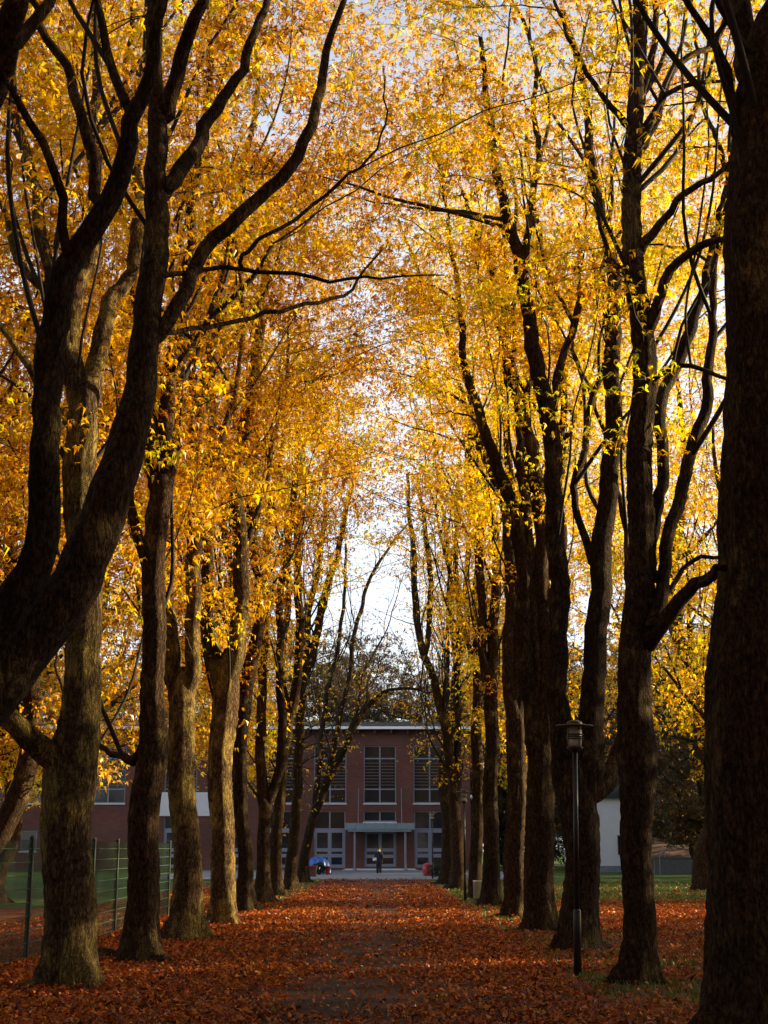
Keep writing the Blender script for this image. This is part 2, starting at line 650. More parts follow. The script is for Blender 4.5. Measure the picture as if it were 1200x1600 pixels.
def leaves_mesh(name, C, size, tint, kind, rng, org, tilt=(0.0, 1.05), flat=False):
    """C: (n,3) centres"""
    V, Q = TPL[kind]
    n = len(C)
    az = rng.uniform(0, 2 * math.pi, n)
    tl = rng.uniform(tilt[0], tilt[1], n)
    tz = rng.uniform(0, 2 * math.pi, n)
    ca, sa = np.cos(az), np.sin(az)
    k_ = len(Q)
    vs_ = np.repeat(rng.uniform(0.3, 1.15, (n, k_)), 4, axis=1)        # leaflets shrivel unevenly
    wj = np.repeat(rng.normal(0, .28, (n, k_)), 4, axis=1)
    VX = (V[None, :, 0] * np.cos(wj) - V[None, :, 1] * np.sin(wj)) * vs_
    VY = (V[None, :, 0] * np.sin(wj) + V[None, :, 1] * np.cos(wj)) * vs_
    X = VX * ca[:, None] - VY * sa[:, None]
    Y = VX * sa[:, None] + VY * ca[:, None]
    Z = V[None, :, 2] * vs_ * np.repeat(rng.uniform(.3, 1.8, (n, k_)), 4, axis=1) * rng.uniform(0.4, 2.3, n)[:, None]
    # tilt about a horizontal axis at angle tz
    cz, sz = np.cos(tz)[:, None], np.sin(tz)[:, None]
    x1 = X * cz + Y * sz
    y1 = -X * sz + Y * cz
    ct, st = np.cos(tl)[:, None], np.sin(tl)[:, None]
    y2 = y1 * ct - Z * st
    z2 = y1 * st + Z * ct
    X2 = x1 * cz - y2 * sz
    Y2 = x1 * sz + y2 * cz
    P3 = np.stack([X2, Y2, z2], -1) * np.asarray(size)[:, None, None] + (C - np.asarray(org))[:, None, :]
    QQ = (Q[None] + (np.arange(n) * len(V))[:, None, None]).reshape(-1, 4)
    T = np.repeat(np.clip(tint, 0, 1), len(Q))
    T = np.clip(T + rng.normal(0, 0.03, len(T)), 0, 1)
    return mesh_np(name, P3.reshape(-1, 3), QQ, False, T)


ALLEY = -0.3


def vault(x, z, D, far):
    """True where leaves may grow: outside the open nave of the avenue"""
    a = np.abs(x - ALLEY)
    zv = np.interp(a, [0, 1, 2, 3, 3.8, 5], [13.2, 12.4, 10.3, 7.0, 4.6, 3.2])
    if far:
        zv = np.interp(a, [0, 1.2, 2, 3, 3.8, 5], [23, 21, 13.0, 7.0, 4.6, 3.2])
    return z > zv


def build_tree(name, label, group, base, trunk, limbs, seed, H=19.0, nb=42, ntw=230, lpt=42, leaf=0.17, kind='palm',
               zlo=5.5, reach=4.4, mode='row', far=False, tintmean=0.55, mat_bark=None, mat_leaf=None, cat='tree', low=0.15,
               camkeep=0.0, offx=0.0, offy=0.0, nsec=22, novault=False):
    """trunk / limbs: lists of world points with radius [x,y,z,r]; base: world ground point"""
    rng = np.random.default_rng(seed)
    mb = mat_bark or M_BARK
    ml = mat_leaf or M_LEAF
    if mode == 'row':
        lpt = int(lpt * 1.7)
        leaf *= .73
        tintmean += .10
    root = thing(name, label, cat, base, group)
    near = base[1] < 45 and mode == 'row'
    T = Tubes()
    tr = spline(trunk, 0.08 if near else 0.3)
    tr[1:-1, :2] += rng.normal(0, 0.006, (len(tr) - 2, 2))
    if mode == 'row':
        wz = tr[:, 2]
        for ax_ in (0, 1):
            tr[:, ax_] += np.clip(wz, 0, 1) * (0.035 * np.sin(wz * rng.uniform(.9, 1.5) + rng.uniform(0, 6)) + 0.018 * np.sin(wz * rng.uniform(2.2, 3.4) + rng.uniform(0, 6)))
        d_ = tr[-1, :3] - tr[-4, :3]
        d_ /= np.linalg.norm(d_)
        r_ = tr[-1, 3]
        tr = np.vstack([tr, [[*(tr[-1, :3] + d_ * r_ * .8), r_ * .86], [*(tr[-1, :3] + d_ * r_ * 1.7), r_ * .6], [*(tr[-1, :3] + d_ * r_ * 2.3), r_ * .3]]])
        Rtop = r_
        Ptop = tr[-4, :3].copy()
    T.tube(tr[:, :3], np.maximum(tr[:, 3], 0.01), 36 if near else 14, 0.055, rng, flare=1.0)
    link('trunk', T.mesh('trunk', base), mb, root)
    nodes = [np.c_[tr[len(tr) // 2:, :4]]]
    for li, lb in enumerate(limbs):
        lb = np.array(lb, float)
        if mode == 'row' and li > 0:      # start the limb on the stem or limb it grows from
            NA = np.vstack(nodes)
            eye = np.array([0, 0, EYE])
            na = (NA[:, :3] - eye) / NA[:, 1:2]
            pa_ = (lb[0, :3] - eye) / lb[0, 1]
            k = int(np.argmin(np.hypot(na[:, 0] - pa_[0], na[:, 2] - pa_[2])))
            sh = NA[k, 1] - lb[0, 1]
            f = (lb[:, 1] + sh) / lb[:, 1]
            lb[:, :3] = eye + (lb[:, :3] - eye) * f[:, None]
            lb[:, 3] *= f
            if np.linalg.norm(NA[k, :3] - lb[0, :3]) > 0.03:
                lb = np.vstack([[*NA[k, :3], lb[0, 3]], lb])
        if mode == 'row' and np.linalg.norm(lb[0, :3] - Ptop) < 1.0 and lb[0, 3] > .3 * Rtop:
            lb[0, 3] = max(lb[0, 3], .72 * Rtop)      # a stem of the fork leaves the trunk thick
            while len(lb) > 2 and lb[1, 2] < lb[0, 2] + .35:
                lb = np.delete(lb, 1, 0)
            kz = int(np.argmin(np.abs(tr[:, 2] - (lb[0, 2] - 2.2 * Rtop))))
            lb[0, :3] = .5 * lb[0, :3] + .5 * Ptop
            lb = np.vstack([[*tr[kz, :3], .55 * Rtop], lb])
        if lb[-1, 3] > 0.03 and lb[-1, 2] < H - 2.0:      # carry the limb on up into the crown
            p = lb[-1].copy()
            d = lb[-1, :3] - lb[-2, :3]
            d /= np.linalg.norm(d)
            top = H * rng.uniform(0.86, 1.0)
            ext = []
            while p[2] < top and len(ext) < 8:
                d = d * 0.8 + np.array([rng.normal(0, .14), rng.normal(0, .14), 0.42])
                d /= np.linalg.norm(d)
                p = p.copy()
                p[:3] += d * 1.7
                p[3] = max(0.012, p[3] * 0.76)
                ext.append(p)
            if ext:
                lb = np.vstack([lb, ext])
        sp = spline(lb, 0.16 if near else 0.4)
        sp[2:-1, :3] += rng.normal(0, 0.012, (max(0, len(sp) - 3), 3))
        u_ = np.arange(len(sp)) * (0.16 if near else 0.4)
        env = np.minimum(1, u_ / 1.0) * (.028 if sp[0, 3] > .1 else .034)
        for ax_ in range(3):      # kinks
            sp[:, ax_] += env * (np.sin(u_ * rng.uniform(1.6, 2.6) + rng.uniform(0, 6)) + .6 * np.sin(u_ * rng.uniform(3.5, 5.5) + rng.uniform(0, 6)))
        sp[:, 3] = np.maximum(sp[:, 3], 0.008)
        L = Tubes()
        big = sp[0, 3] > 0.06
        L.tube(sp[:, :3], sp[:, 3], (18 if big else 10) if near else 8, 0.05 if big else 0.03, rng)
        link('limb', L.mesh('limb', base), mb, root)
        nodes.append(sp[2:, :4])
    N = np.vstack(nodes)
    B = Tubes()
    for _ in range(nsec):
        cand = N[(N[:, 2] > zlo - 2.0) & (N[:, 2] < H - 4) & (N[:, 3] > .028)]
        if not len(cand):
            break
        p = cand[rng.integers(len(cand))]
        a_ = rng.uniform(0, 6.283)
        d_ = np.array([math.cos(a_) * .6, math.sin(a_) * .6, .75])
        q = [p[:3].copy()]
        L_ = rng.uniform(3.0, 7.5)
        for k in range(6):
            d_ = d_ * .8 + np.array([rng.normal(0, .17), rng.normal(0, .17), .30])
            d_ /= np.linalg.norm(d_)
            q.append(q[-1] + d_ * L_ / 6)
        q = np.array(q)
        if mode == 'row' and not novault and not vault(q[2:, 0], q[2:, 2], q[2:, 1], far).all():
            continue
        if q[-1, 2] > H:
            continue
        r0 = min(.62 * p[3], rng.uniform(.022, .05))
        sp = spline(np.c_[q, np.linspace(r0, .010, 7)], .3)
        B.tube(sp[:, :3], sp[:, 3], 7)
        nodes.append(sp[3:, :4])
    N = np.vstack(nodes)
    # ---- crown: attractor points
    def sample(n):
        out = []
        tries = 0
        while len(out) < n and tries < n * 60:
            tries += 1
            z = zlo + (H - zlo) * rng.beta(1.25, 1.15)
            if z < zlo + 2.5 and rng.random() > low * 3:
                continue
            i = rng.integers(len(N))
            kk = np.argmin(np.abs(N[:, 2] - z) + rng.random(len(N)) * 2.0)
            ax = N[kk]
            f = (z - zlo) / (H - zlo)
            Rr = reach * (0.45 + 0.75 * math.sin(min(1, f * 1.25) * math.pi * 0.78))
            r = Rr * math.sqrt(rng.random())
            a = rng.uniform(0, 6.283)
            x = ax[0] + r * math.cos(a) + offx * f
            y = ax[1] + r * math.sin(a) + offy * f
            if mode == 'row':
                if not novault and not vault(x, z, y, far):
                    continue
                if abs(x - ALLEY) > 9.5 or y < 8.5:
                    continue
                # keep well above the line of sight right in front of the lens
                if y < 16 and (z - EYE) / y < 0.45 and rng.random() < 0.85:
                    continue
                if camkeep and (y < base[1] - 0.5) and rng.random() < camkeep:
                    continue
            out.append((x, y, z))
        return np.array(out)
    bn = []
    bz = sample(nb)
    for p in bz:
        d = p - N[:, :3]
        dist = np.linalg.norm(d, axis=1)
        cost = dist + 1.6 * np.clip(N[:, 2] - p[2] + 0.35 * dist, 0, None) + np.where(N[:, 3] < 0.015, 1.5, 0)
        k = int(np.argmin(cost))
        a = N[k, :3]
        L_ = dist[k]
        if L_ < 0.5:
            continue
        mid = a + (p - a) * 0.45 + np.array([0, 0, 0.16 * L_]) * rng.uniform(-0.6, 1.2) + rng.normal(0, 0.09 * L_, 3)
        q = bez(a, mid, p, 9)
        q[2:-1] += rng.normal(0, 0.010 * L_, (6, 3))
        q = spline(q, .25 if near else .6)
        r0 = min(0.6 * N[k, 3], 0.009 + 0.009 * L_)
        rad = np.linspace(r0, 0.006, len(q))
        B.tube(q, rad, 6)
        bn.append(np.c_[q[2:], rad[2:]])
    NN = np.vstack([N] + bn) if bn else N
    tw = sample(ntw)
    # twig targets gather round the boughs so that leaves hang in sprays
    if bn:
        bb = np.vstack(bn)
        pick = bb[rng.integers(len(bb), size=int(ntw * 0.55)), :3] + rng.normal(0, 0.75, (int(ntw * 0.55), 3))
        if mode == 'row' and not novault:
            pick = pick[vault(pick[:, 0], pick[:, 2], pick[:, 1], far)]
        tw = np.vstack([tw, pick])
    C, TT = [], []
    for p in tw:
        d = p - NN[:, :3]
        dist = np.linalg.norm(d, axis=1)
        cost = dist + 0.9 * np.clip(NN[:, 2] - p[2], 0, None) + np.where(NN[:, 3] > 0.09, 1.0, 0)
        k = int(np.argmin(cost))
        a = NN[k, :3]
        L_ = dist[k]
        if L_ > 3.2:
            continue
        mid = a + (p - a) * 0.5 + rng.normal(0, 0.12 * L_ + .02, 3) + np.array([0, 0, .1 * L_])
        q = bez(a, mid, p, 5)
        B.tube(q, np.linspace(min(0.011, max(.006, NN[k, 3] * .6)), 0.003, 5), 4, cap=False)
        u = rng.uniform(0.25, 1.05, lpt)[:, None]
        pos = a * (1 - u) ** 2 + 2 * u * (1 - u) * mid + u * u * p
        pos = pos + rng.normal(0, 1, (lpt, 3)) * np.array([0.30, 0.30, 0.17])
        C.append(pos)
        TT.append(np.clip(rng.normal(tintmean, 0.21), 0.05, 0.95) + rng.normal(0, 0.15, lpt))
    if B.V:
        link('branches', B.mesh('branches', base), M_TWIG, root)
    if C:
        C = np.vstack(C)
        TT = np.concatenate(TT)
        keep = np.ones(len(C), bool)
        if mode == 'row':
            keep = C[:, 1] > 7.5
        C, TT = C[keep], TT[keep]
        me = leaves_mesh('crown', C, rng.uniform(0.65, 1.25, len(C)) * leaf, TT, kind, rng, base)
        link('crown', me, ml, root)
    return root


def pxl(lst, D, dd=0.0, d0=0.0, kw=0.43):
    """limb drawn at (px, py, width px) -> world points; dd = how far it leans away from the viewer by its end"""
    n = len(lst)
    out = []
    for i, (x, y, w) in enumerate(lst):
        d = D + d0 + dd * (i / max(1, n - 1))
        p = P(x, y, d)
        out.append((p[0], p[1], p[2], kw * w * d / F))
    return out


def row_tree(label, D, trunk, limbs, seed, group, **kw):
    t = pxl(trunk, D)
    base = np.array([t[0][0], t[0][1], 0.0])
    # run the stem down to just under the soil
    b = (t[0][0], t[0][1], -0.12, t[0][3])
    tr = [b] + [p for p in t if p[2] > 0.25]
    if tr[1][2] > 1.2:
        tr.insert(1, (t[0][0], t[0][1], 0.3, t[0][3] * 0.95))
    ls = [pxl(l, D, dd, d0, .43 if D < 15 else .48) for (l, dd, d0) in limbs]
    return build_tree('avenue_tree', label, group, base, tr, ls, seed, **kw)


GL = 'trees of the left avenue row'
GR = 'trees of the right avenue row'

# --- left row
row_tree('big forked tree at the left edge, two thick dark limbs rising into the picture', 11.5,
         [(-205, 1700, 165), (-195, 1450, 140), (-165, 1280, 140), (-120, 1160, 150)],
         [([(-125, 1190, 130), (-60, 1110, 118), (0, 1050, 108), (80, 960, 98), (135, 870, 88), (180, 780, 80), (206, 680, 70), (222, 560, 58),
            (233, 420, 50), (244, 300, 44), (247, 180, 38), (243, 60, 32), (238, -70, 26)], 1.2, 0),
          ([(-140, 1170, 110), (-70, 1060, 95), (0, 960, 78), (45, 895, 66), (66, 820, 60), (70, 700, 56), (72, 600, 55), (90, 500, 54),
            (112, 420, 50), (152, 340, 44), (188, 250, 38), (203, 190, 34), (232, 125, 28), (250, 40, 22), (262, -60, 16)], -0.8, 0),
          ([(-150, 1150, 90), (-170, 800, 70), (-110, 420, 62), (-30, 190, 60), (8, 100, 58), (22, 30, 52), (24, -70, 40)], -1.5, 0),
          ([(248, 525, 30), (295, 450, 28), (318, 385, 27), (400, 312, 26), (470, 225, 23), (502, 165, 20), (515, 75, 16), (540, -20, 11)], 1.0, .6),
          ([(258, 295, 34), (292, 250, 30), (318, 220, 28), (370, 115, 21), (412, 15, 16), (450, -70, 10)], 1.3, .8),
          ([(256, 180, 34), (285, 90, 30), (306, 40, 27), (330, -40, 22)], -.4, .8),
          ([(200, 175, 22), (180, 120, 20), (160, 70, 18), (152, -30, 14)], .5, -.5),
          ([(154, 320, 26), (145, 265, 24), (122, 170, 22), (100, 100, 19), (70, 40, 16), (45, -40, 12)], .8, -.5),
          ([(108, 425, 22), (95, 350, 20), (80, 260, 18), (40, 170, 15), (10, 110, 12), (-20, 30, 9)], -.8, -.4),
          ([(8, 75, 30), (45, 50, 26), (85, 5, 22), (110, -60, 16)], .3, -1),
          ([(250, 430, 11), (300, 420, 10), (345, 415, 9), (430, 424, 8), (520, 438, 7), (600, 438, 5), (700, 434, 3)], 1.6, .6),
          ([(236, 525, 12), (330, 515, 10), (420, 488, 9), (490, 470, 8), (550, 448, 6), (600, 395, 4)], 2.0, .5),
          ([(375, 400, 9), (420, 365, 8), (500, 318, 7), (560, 262, 6), (596, 190, 4), (602, 120, 3)], 1.2, 1.0),
          ], 11, GL, H=17, nb=26, ntw=75, lpt=32, leaf=0.15, zlo=7, camkeep=.5, tintmean=.62, offx=0.5)
row_tree('thick dark trunk at left with a broad flared foot and a low limb growing left', 18.4,
         [(106, 1545, 112), (110, 1490, 92), (112, 1400, 86), (108, 1300, 88), (112, 1200, 92), (124, 1110, 70), (130, 1000, 62), (130, 880, 60),
          (128, 760, 60), (130, 680, 60), (133, 640, 56)],
         [([(115, 1200, 60), (75, 1178, 44), (40, 1150, 38), (5, 1118, 36), (-50, 1080, 34), (-120, 1000, 28), (-200, 900, 20)], -1.0, 0),
          ([(128, 660, 44), (116, 600, 36), (114, 520, 32), (124, 450, 28), (140, 390, 25), (148, 300, 22), (146, 200, 20), (150, 80, 17), (140, -60, 12)], 1.0, 0),
          ([(138, 660, 46), (150, 590, 36), (158, 540, 32), (172, 470, 28), (200, 430, 25), (215, 330, 22), (208, 200, 19), (230, 60, 14)], 1.5, 0),
          ([(124, 560, 26), (90, 470, 22), (60, 370, 22), (55, 290, 20), (30, 200, 18), (10, 90, 14), (-20, -40, 10)], .5, .3),
          ([(120, 700, 22), (80, 640, 16), (40, 560, 13), (-10, 500, 10)], -.5, 0),
          ([(70, 450, 18), (40, 420, 14), (10, 350, 11), (-20, 250, 8)], .5, .4),
          ], 12, GL, H=18, nb=40, ntw=170, lpt=38, tintmean=.45, camkeep=.65, mat_bark=M_BARK_SUN, offx=-.8)
row_tree('slim straight dark trunk between the thick flared trunk and the twin stemmed tree at left', 22.2,
         [(218, 1492, 84), (222, 1440, 60), (226, 1350, 54), (226, 1250, 54), (234, 1170, 52), (236, 1080, 44), (240, 980, 42), (245, 880, 42), (250, 800, 42), (252, 760, 40)],
         [([(252, 780, 34), (262, 710, 30), (262, 640, 27), (262, 580, 25), (285, 500, 21), (295, 400, 18), (300, 300, 15), (320, 180, 12), (330, 40, 9)], 1.0, 0),
          ([(248, 780, 30), (236, 700, 25), (228, 620, 22), (224, 520, 20), (205, 420, 18), (215, 300, 15), (200, 160, 12), (205, 20, 9)], .8, 0),
          ([(238, 900, 22), (214, 850, 18), (205, 780, 16), (200, 700, 14), (180, 600, 12)], 1.0, 0),
          ([(258, 600, 18), (300, 540, 12), (340, 480, 10), (400, 430, 8), (430, 380, 6)], -.5, 0),
          ([(215, 1185, 18), (190, 1180, 12), (160, 1172, 9), (130, 1150, 6)], 1.6, 0),
          ], 13, GL, tintmean=.45, ntw=240, camkeep=.5, zlo=5.0)
row_tree('twin stemmed trunk at left with a sunlit right edge, fourth along the left row', 27.3,
         [(291, 1464, 74), (292, 1420, 54), (292, 1350, 48), (290, 1280, 47), (287, 1200, 48), (285, 1130, 48), (285, 1090, 46)],
         [([(278, 1130, 32), (272, 1060, 28), (264, 960, 24), (260, 880, 22), (262, 780, 20), (275, 660, 18), (280, 560, 15), (300, 440, 12)], .8, 0),
          ([(294, 1130, 32), (300, 1050, 27), (304, 960, 25), (302, 860, 26), (302, 790, 27), (306, 720, 28), (316, 640, 26), (328, 570, 22), (345, 490, 19), (352, 400, 16), (380, 280, 12)], .5, 0),
          ([(304, 780, 18), (325, 740, 13), (345, 700, 11), (362, 640, 9), (375, 560, 7)], -.8, 0),
          ([(312, 660, 18), (300, 590, 14), (310, 520, 12), (300, 430, 9)], -.4, 0),
          ], 14, GL, tintmean=.36, camkeep=.4, mat_bark=M_BARK_SUN)
row_tree('mossy fluted trunk at left, sunlit yellow down to its foot beside the lit path', 33.0,
         [(345, 1438, 56), (347, 1400, 44), (347, 1300, 42), (345, 1200, 42), (347, 1130, 46), (350, 1080, 48), (352, 1060, 46)],
         [([(342, 1080, 32), (331, 1010, 28), (325, 930, 24), (322, 850, 22), (320, 760, 20), (330, 660, 17), (335, 560, 14), (350, 450, 11)], .8, 0),
          ([(360, 1080, 34), (370, 1020, 30), (376, 940, 27), (374, 850, 25), (372, 760, 24), (378, 690, 23), (392, 620, 20), (404, 540, 18), (408, 460, 15), (420, 350, 11)], -.5, 0),
          ([(376, 900, 14), (392, 830, 11), (410, 780, 10), (425, 700, 8), (445, 620, 6)], .5, 0),
          ], 15, GL, tintmean=.45, mat_bark=M_BARK_SUN, lpt=36, leaf=.18)
row_tree('pale sunlit trunk with spreading roots, sixth along the left row', 39.5,
         [(384, 1418, 42), (382, 1380, 28), (378, 1280, 26), (376, 1200, 26), (380, 1120, 28), (384, 1060, 27)],
         [([(388, 1080, 22), (400, 1000, 20), (404, 920, 18), (396, 840, 16), (392, 740, 14), (400, 640, 12)], .5, 0),
          ([(380, 1080, 18), (366, 1000, 15), (360, 900, 13), (350, 800, 11), (355, 680, 9)], .5, 0)],
         16, GL, lpt=30, ntw=210, leaf=.19, kind='tri', tintmean=.38, low=.25, zlo=4.0)
row_tree('trunk forking low into two lit stems, seventh along the left row', 45.5,
         [(410, 1404, 36), (410, 1370, 24), (412, 1300, 22), (414, 1260, 22)],
         [([(412, 1270, 20), (408, 1180, 16), (408, 1080, 15), (415, 980, 14), (412, 880, 12), (430, 760, 10)], .3, 0),
          ([(416, 1270, 18), (434, 1215, 15), (440, 1120, 14), (436, 1020, 13), (442, 900, 12), (460, 780, 10)], .2, 0)],
         17, GL, lpt=30, ntw=200, leaf=.20, kind='tri', tintmean=.5, low=.35, zlo=3.2)
row_tree('leafy tree with golden sprays hanging low, eighth along the left row', 52.0,
         [(431, 1396, 32), (431, 1360, 22), (433, 1280, 20), (440, 1200, 20), (452, 1120, 19)],
         [([(450, 1140, 17), (466, 1050, 15), (468, 950, 14), (464, 850, 12), (472, 750, 10)], .3, 0),
          ([(446, 1150, 14), (440, 1040, 12), (450, 920, 11), (445, 800, 9)], .3, 0)],
         18, GL, lpt=28, ntw=190, leaf=.20, kind='tri', tintmean=.62, low=.5, zlo=2.8)
row_tree('slender leaning tree with pale bark near the far end of the left row', 59.0,
         [(454, 1388, 28), (456, 1350, 20), (462, 1260, 18), (468, 1160, 17), (474, 1060, 16)],
         [([(474, 1080, 15), (492, 1000, 13), (508, 930, 12), (528, 860, 10), (545, 780, 8), (560, 700, 6)], .3, 0),
          ([(474, 1070, 13), (482, 960, 11), (500, 870, 9), (510, 780, 7)], .3, 0)],
         19, GL, lpt=5, ntw=120, nb=80, leaf=.17, kind='tri', far=True, novault=True, nsec=30, low=.5, zlo=3.0, tintmean=.6, H=18, reach=3.2)
row_tree('dark leaning tree before the brick facade, its bare bough arching over the roof', 72.0,
         [(472, 1376, 24.5), (474, 1350, 17.3), (484, 1300, 15.8), (502, 1240, 15.8), (520, 1200, 14.4), (536, 1172, 13.0)],
         [([(532, 1178, 11.5), (552, 1142, 9.4), (572, 1105, 7.9), (596, 1083, 6.5), (625, 1076, 5.0), (655, 1078, 4.3), (668, 1082, 2.9)], 1, 0),
          ([(664, 1082, 2.9), (666, 1100, 2.9), (655, 1122, 2.9), (630, 1124, 2.2), (600, 1112, 2.2)], .2, 1),
          ([(512, 1220, 11.5), (524, 1150, 9.4), (545, 1060, 7.9), (556, 980, 7.2), (580, 900, 5.8), (612, 850, 4.3), (640, 815, 2.9)], .5, 0),
          ([(492, 1270, 10.1), (500, 1180, 8.6), (512, 1080, 7.9), (530, 1000, 6.5), (540, 900, 5.0)], .5, 0),
          ([(548, 1150, 5.8), (560, 1100, 5.0), (565, 1060, 4.3), (585, 1020, 3.6), (600, 990, 2.2)], 1, 0)],
         20, GL, lpt=3, ntw=110, nb=110, leaf=.15, kind='tri', far=True, zlo=7.5, tintmean=.1, H=18, reach=3.6, novault=True, nsec=24)

# --- right row
row_tree('massive near black trunk filling the right edge of the picture', 12.3,
         [(1180, 1680, 210), (1178, 1560, 170), (1180, 1400, 158), (1180, 1240, 168), (1182, 1080, 160), (1186, 900, 150), (1188, 700, 146), (1192, 500, 140), (1194, 300, 128), (1198, 160, 120), (1202, 90, 112)],
         [([(1180, 170, 70), (1168, 110, 56), (1160, 40, 48), (1155, -60, 40)], .3, 0),
          ([(1215, 150, 70), (1228, 60, 58), (1240, -60, 48)], -.3, 0),
          ([(1165, 260, 22), (1146, 170, 22), (1138, 105, 20), (1120, 55, 17), (1092, 20, 14), (1060, -10, 11), (1030, -60, 8)], -.5, -.4),
          ([(1150, 880, 16), (1128, 884, 12), (1110, 896, 10), (1085, 915, 6)], -.2, .2)],
         31, GR, H=19, nb=16, ntw=36, lpt=30, zlo=9, camkeep=.9, offx=1.5, leaf=.15)
row_tree('tall straight dark trunk with burls and many side limbs beside the massive edge trunk', 18.6,
         [(998, 1534, 66), (997, 1480, 57), (997, 1400, 54), (998, 1300, 56), (996, 1210, 66), (993, 1170, 72), (990, 1120, 62), (990, 1040, 60), (994, 960, 56),
          (1000, 880, 50), (1003, 800, 48), (1003, 700, 47), (1004, 600, 46), (999, 500, 43), (991, 400, 40), (988, 300, 36), (991, 200, 33), (995, 110, 30), (1000, 0, 28), (1006, -90, 24)],
         [([(1010, 1005, 34), (1025, 985, 28), (1062, 938, 24), (1090, 912, 21), (1118, 895, 18), (1180, 850, 14), (1240, 790, 10)], -1.2, 0),
          ([(1016, 985, 24), (1028, 940, 22), (1042, 875, 21), (1062, 800, 21), (1084, 690, 20), (1098, 640, 19), (1104, 575, 17), (1111, 530, 15), (1120, 440, 12), (1125, 330, 9)], .8, 0),
          ([(1008, 890, 22), (1022, 840, 20), (1029, 760, 20), (1032, 690, 20), (1040, 620, 21), (1060, 565, 21), (1078, 515, 19), (1100, 440, 16), (1120, 380, 13), (1135, 280, 10)], 1.8, 0),
          ([(1005, 525, 26), (1022, 495, 20), (1042, 440, 17), (1075, 395, 15), (1110, 375, 13), (1150, 355, 9)], -.6, 0),
          ([(998, 390, 22), (1015, 366, 16), (1048, 335, 13), (1066, 305, 12), (1092, 282, 11), (1150, 240, 8)], -.6, 0),
          ([(992, 250, 20), (1008, 220, 17), (1030, 165, 14), (1046, 120, 13), (1085, 85, 11), (1120, 62, 9)], .5, 0),
          ([(1000, 215, 12), (1040, 150, 10), (1080, 135, 9), (1130, 128, 6)], -.3, 0),
          ([(984, 200, 15), (965, 175, 12), (940, 145, 10), (905, 95, 9), (880, 40, 7), (865, -30, 5)], -.4, 0),
          ([(1008, 600, 14), (1030, 590, 10), (1060, 576, 9), (1095, 578, 8), (1140, 592, 6)], -.5, 0),
          ([(1000, 160, 15), (1015, 90, 13), (1030, 20, 11), (1040, -60, 8)], .4, 0),
          ([(1006, 940, 12), (1035, 945, 9), (1080, 880, 8), (1130, 868, 6)], .4, 0),
          ([(985, 430, 13), (968, 420, 11), (945, 380, 9), (925, 320, 7)], .6, 0),
          ], 32, GR, H=18, nb=34, ntw=130, lpt=34, zlo=8.5, camkeep=.75, offx=1.0, tintmean=.62)
row_tree('double stemmed dark trunk directly behind the near lamp post', 24.4,
         [(906, 1482, 78), (906, 1440, 66), (906, 1360, 60), (904, 1290, 64), (902, 1240, 66)],
         [([(884, 1290, 44), (878, 1200, 36), (874, 1100, 34), (872, 1000, 33), (870, 880, 32), (866, 780, 30), (862, 700, 30), (852, 630, 28), (838, 560, 26), (828, 510, 24), (815, 440, 22), (803, 370, 20), (782, 295, 17), (768, 230, 15), (762, 150, 12), (752, 60, 8)], .5, 0),
          ([(922, 1280, 46), (924, 1180, 42), (928, 1080, 38), (930, 980, 36), (940, 880, 34), (948, 800, 32), (954, 700, 30), (958, 600, 28), (960, 500, 25), (956, 430, 23), (940, 330, 19), (926, 250, 17), (914, 170, 14), (905, 100, 12), (880, 10, 9)], 1.0, 0),
          ([(925, 1262, 40), (942, 1222, 32), (960, 1190, 28), (978, 1140, 22), (985, 1060, 15)], .5, 0),
          ([(862, 660, 18), (872, 600, 15), (888, 520, 13), (905, 470, 11), (930, 440, 8)], .6, .3),
          ([(818, 430, 14), (828, 340, 13), (840, 230, 11), (836, 150, 9), (832, 80, 8), (800, 0, 6)], .5, .4),
          ([(938, 900, 18), (906, 830, 13), (900, 760, 12), (915, 700, 12), (925, 620, 10), (945, 560, 8)], 1, 0)],
         33, GR, H=19, nb=40, ntw=180, lpt=38, zlo=8.5, camkeep=.6, tintmean=.58)
row_tree('stout dark trunk with spreading foot, fourth along the right row', 29.8,
         [(846, 1453, 66), (845, 1410, 54), (845, 1330, 50), (846, 1250, 48), (846, 1190, 46)],
         [([(836, 1220, 32), (828, 1100, 28), (820, 980, 26), (815, 880, 25), (808, 800, 24), (795, 770, 23), (770, 720, 20), (755, 660, 17), (735, 600, 14), (722, 540, 12), (715, 440, 9)], .5, 0),
          ([(852, 1210, 34), (856, 1100, 30), (852, 980, 28), (846, 880, 26), (842, 780, 24), (830, 700, 22), (812, 640, 20), (796, 590, 18), (790, 500, 15), (770, 430, 12), (752, 390, 10), (722, 300, 7)], .9, 0),
          ([(848, 860, 14), (868, 780, 12), (880, 700, 10), (900, 640, 8), (930, 600, 6)], .5, .5),
          ([(846, 1150, 22), (862, 1040, 20), (868, 930, 18), (876, 830, 17), (872, 730, 15), (880, 620, 13), (868, 500, 11)], .8, 0),
          ([(838, 1120, 18), (836, 1000, 17), (830, 900, 16), (822, 800, 15), (812, 700, 13), (805, 600, 11)], .2, 0)],
         34, GR, lpt=36, ntw=170, leaf=.17, zlo=8.5, tintmean=.68, camkeep=.55)
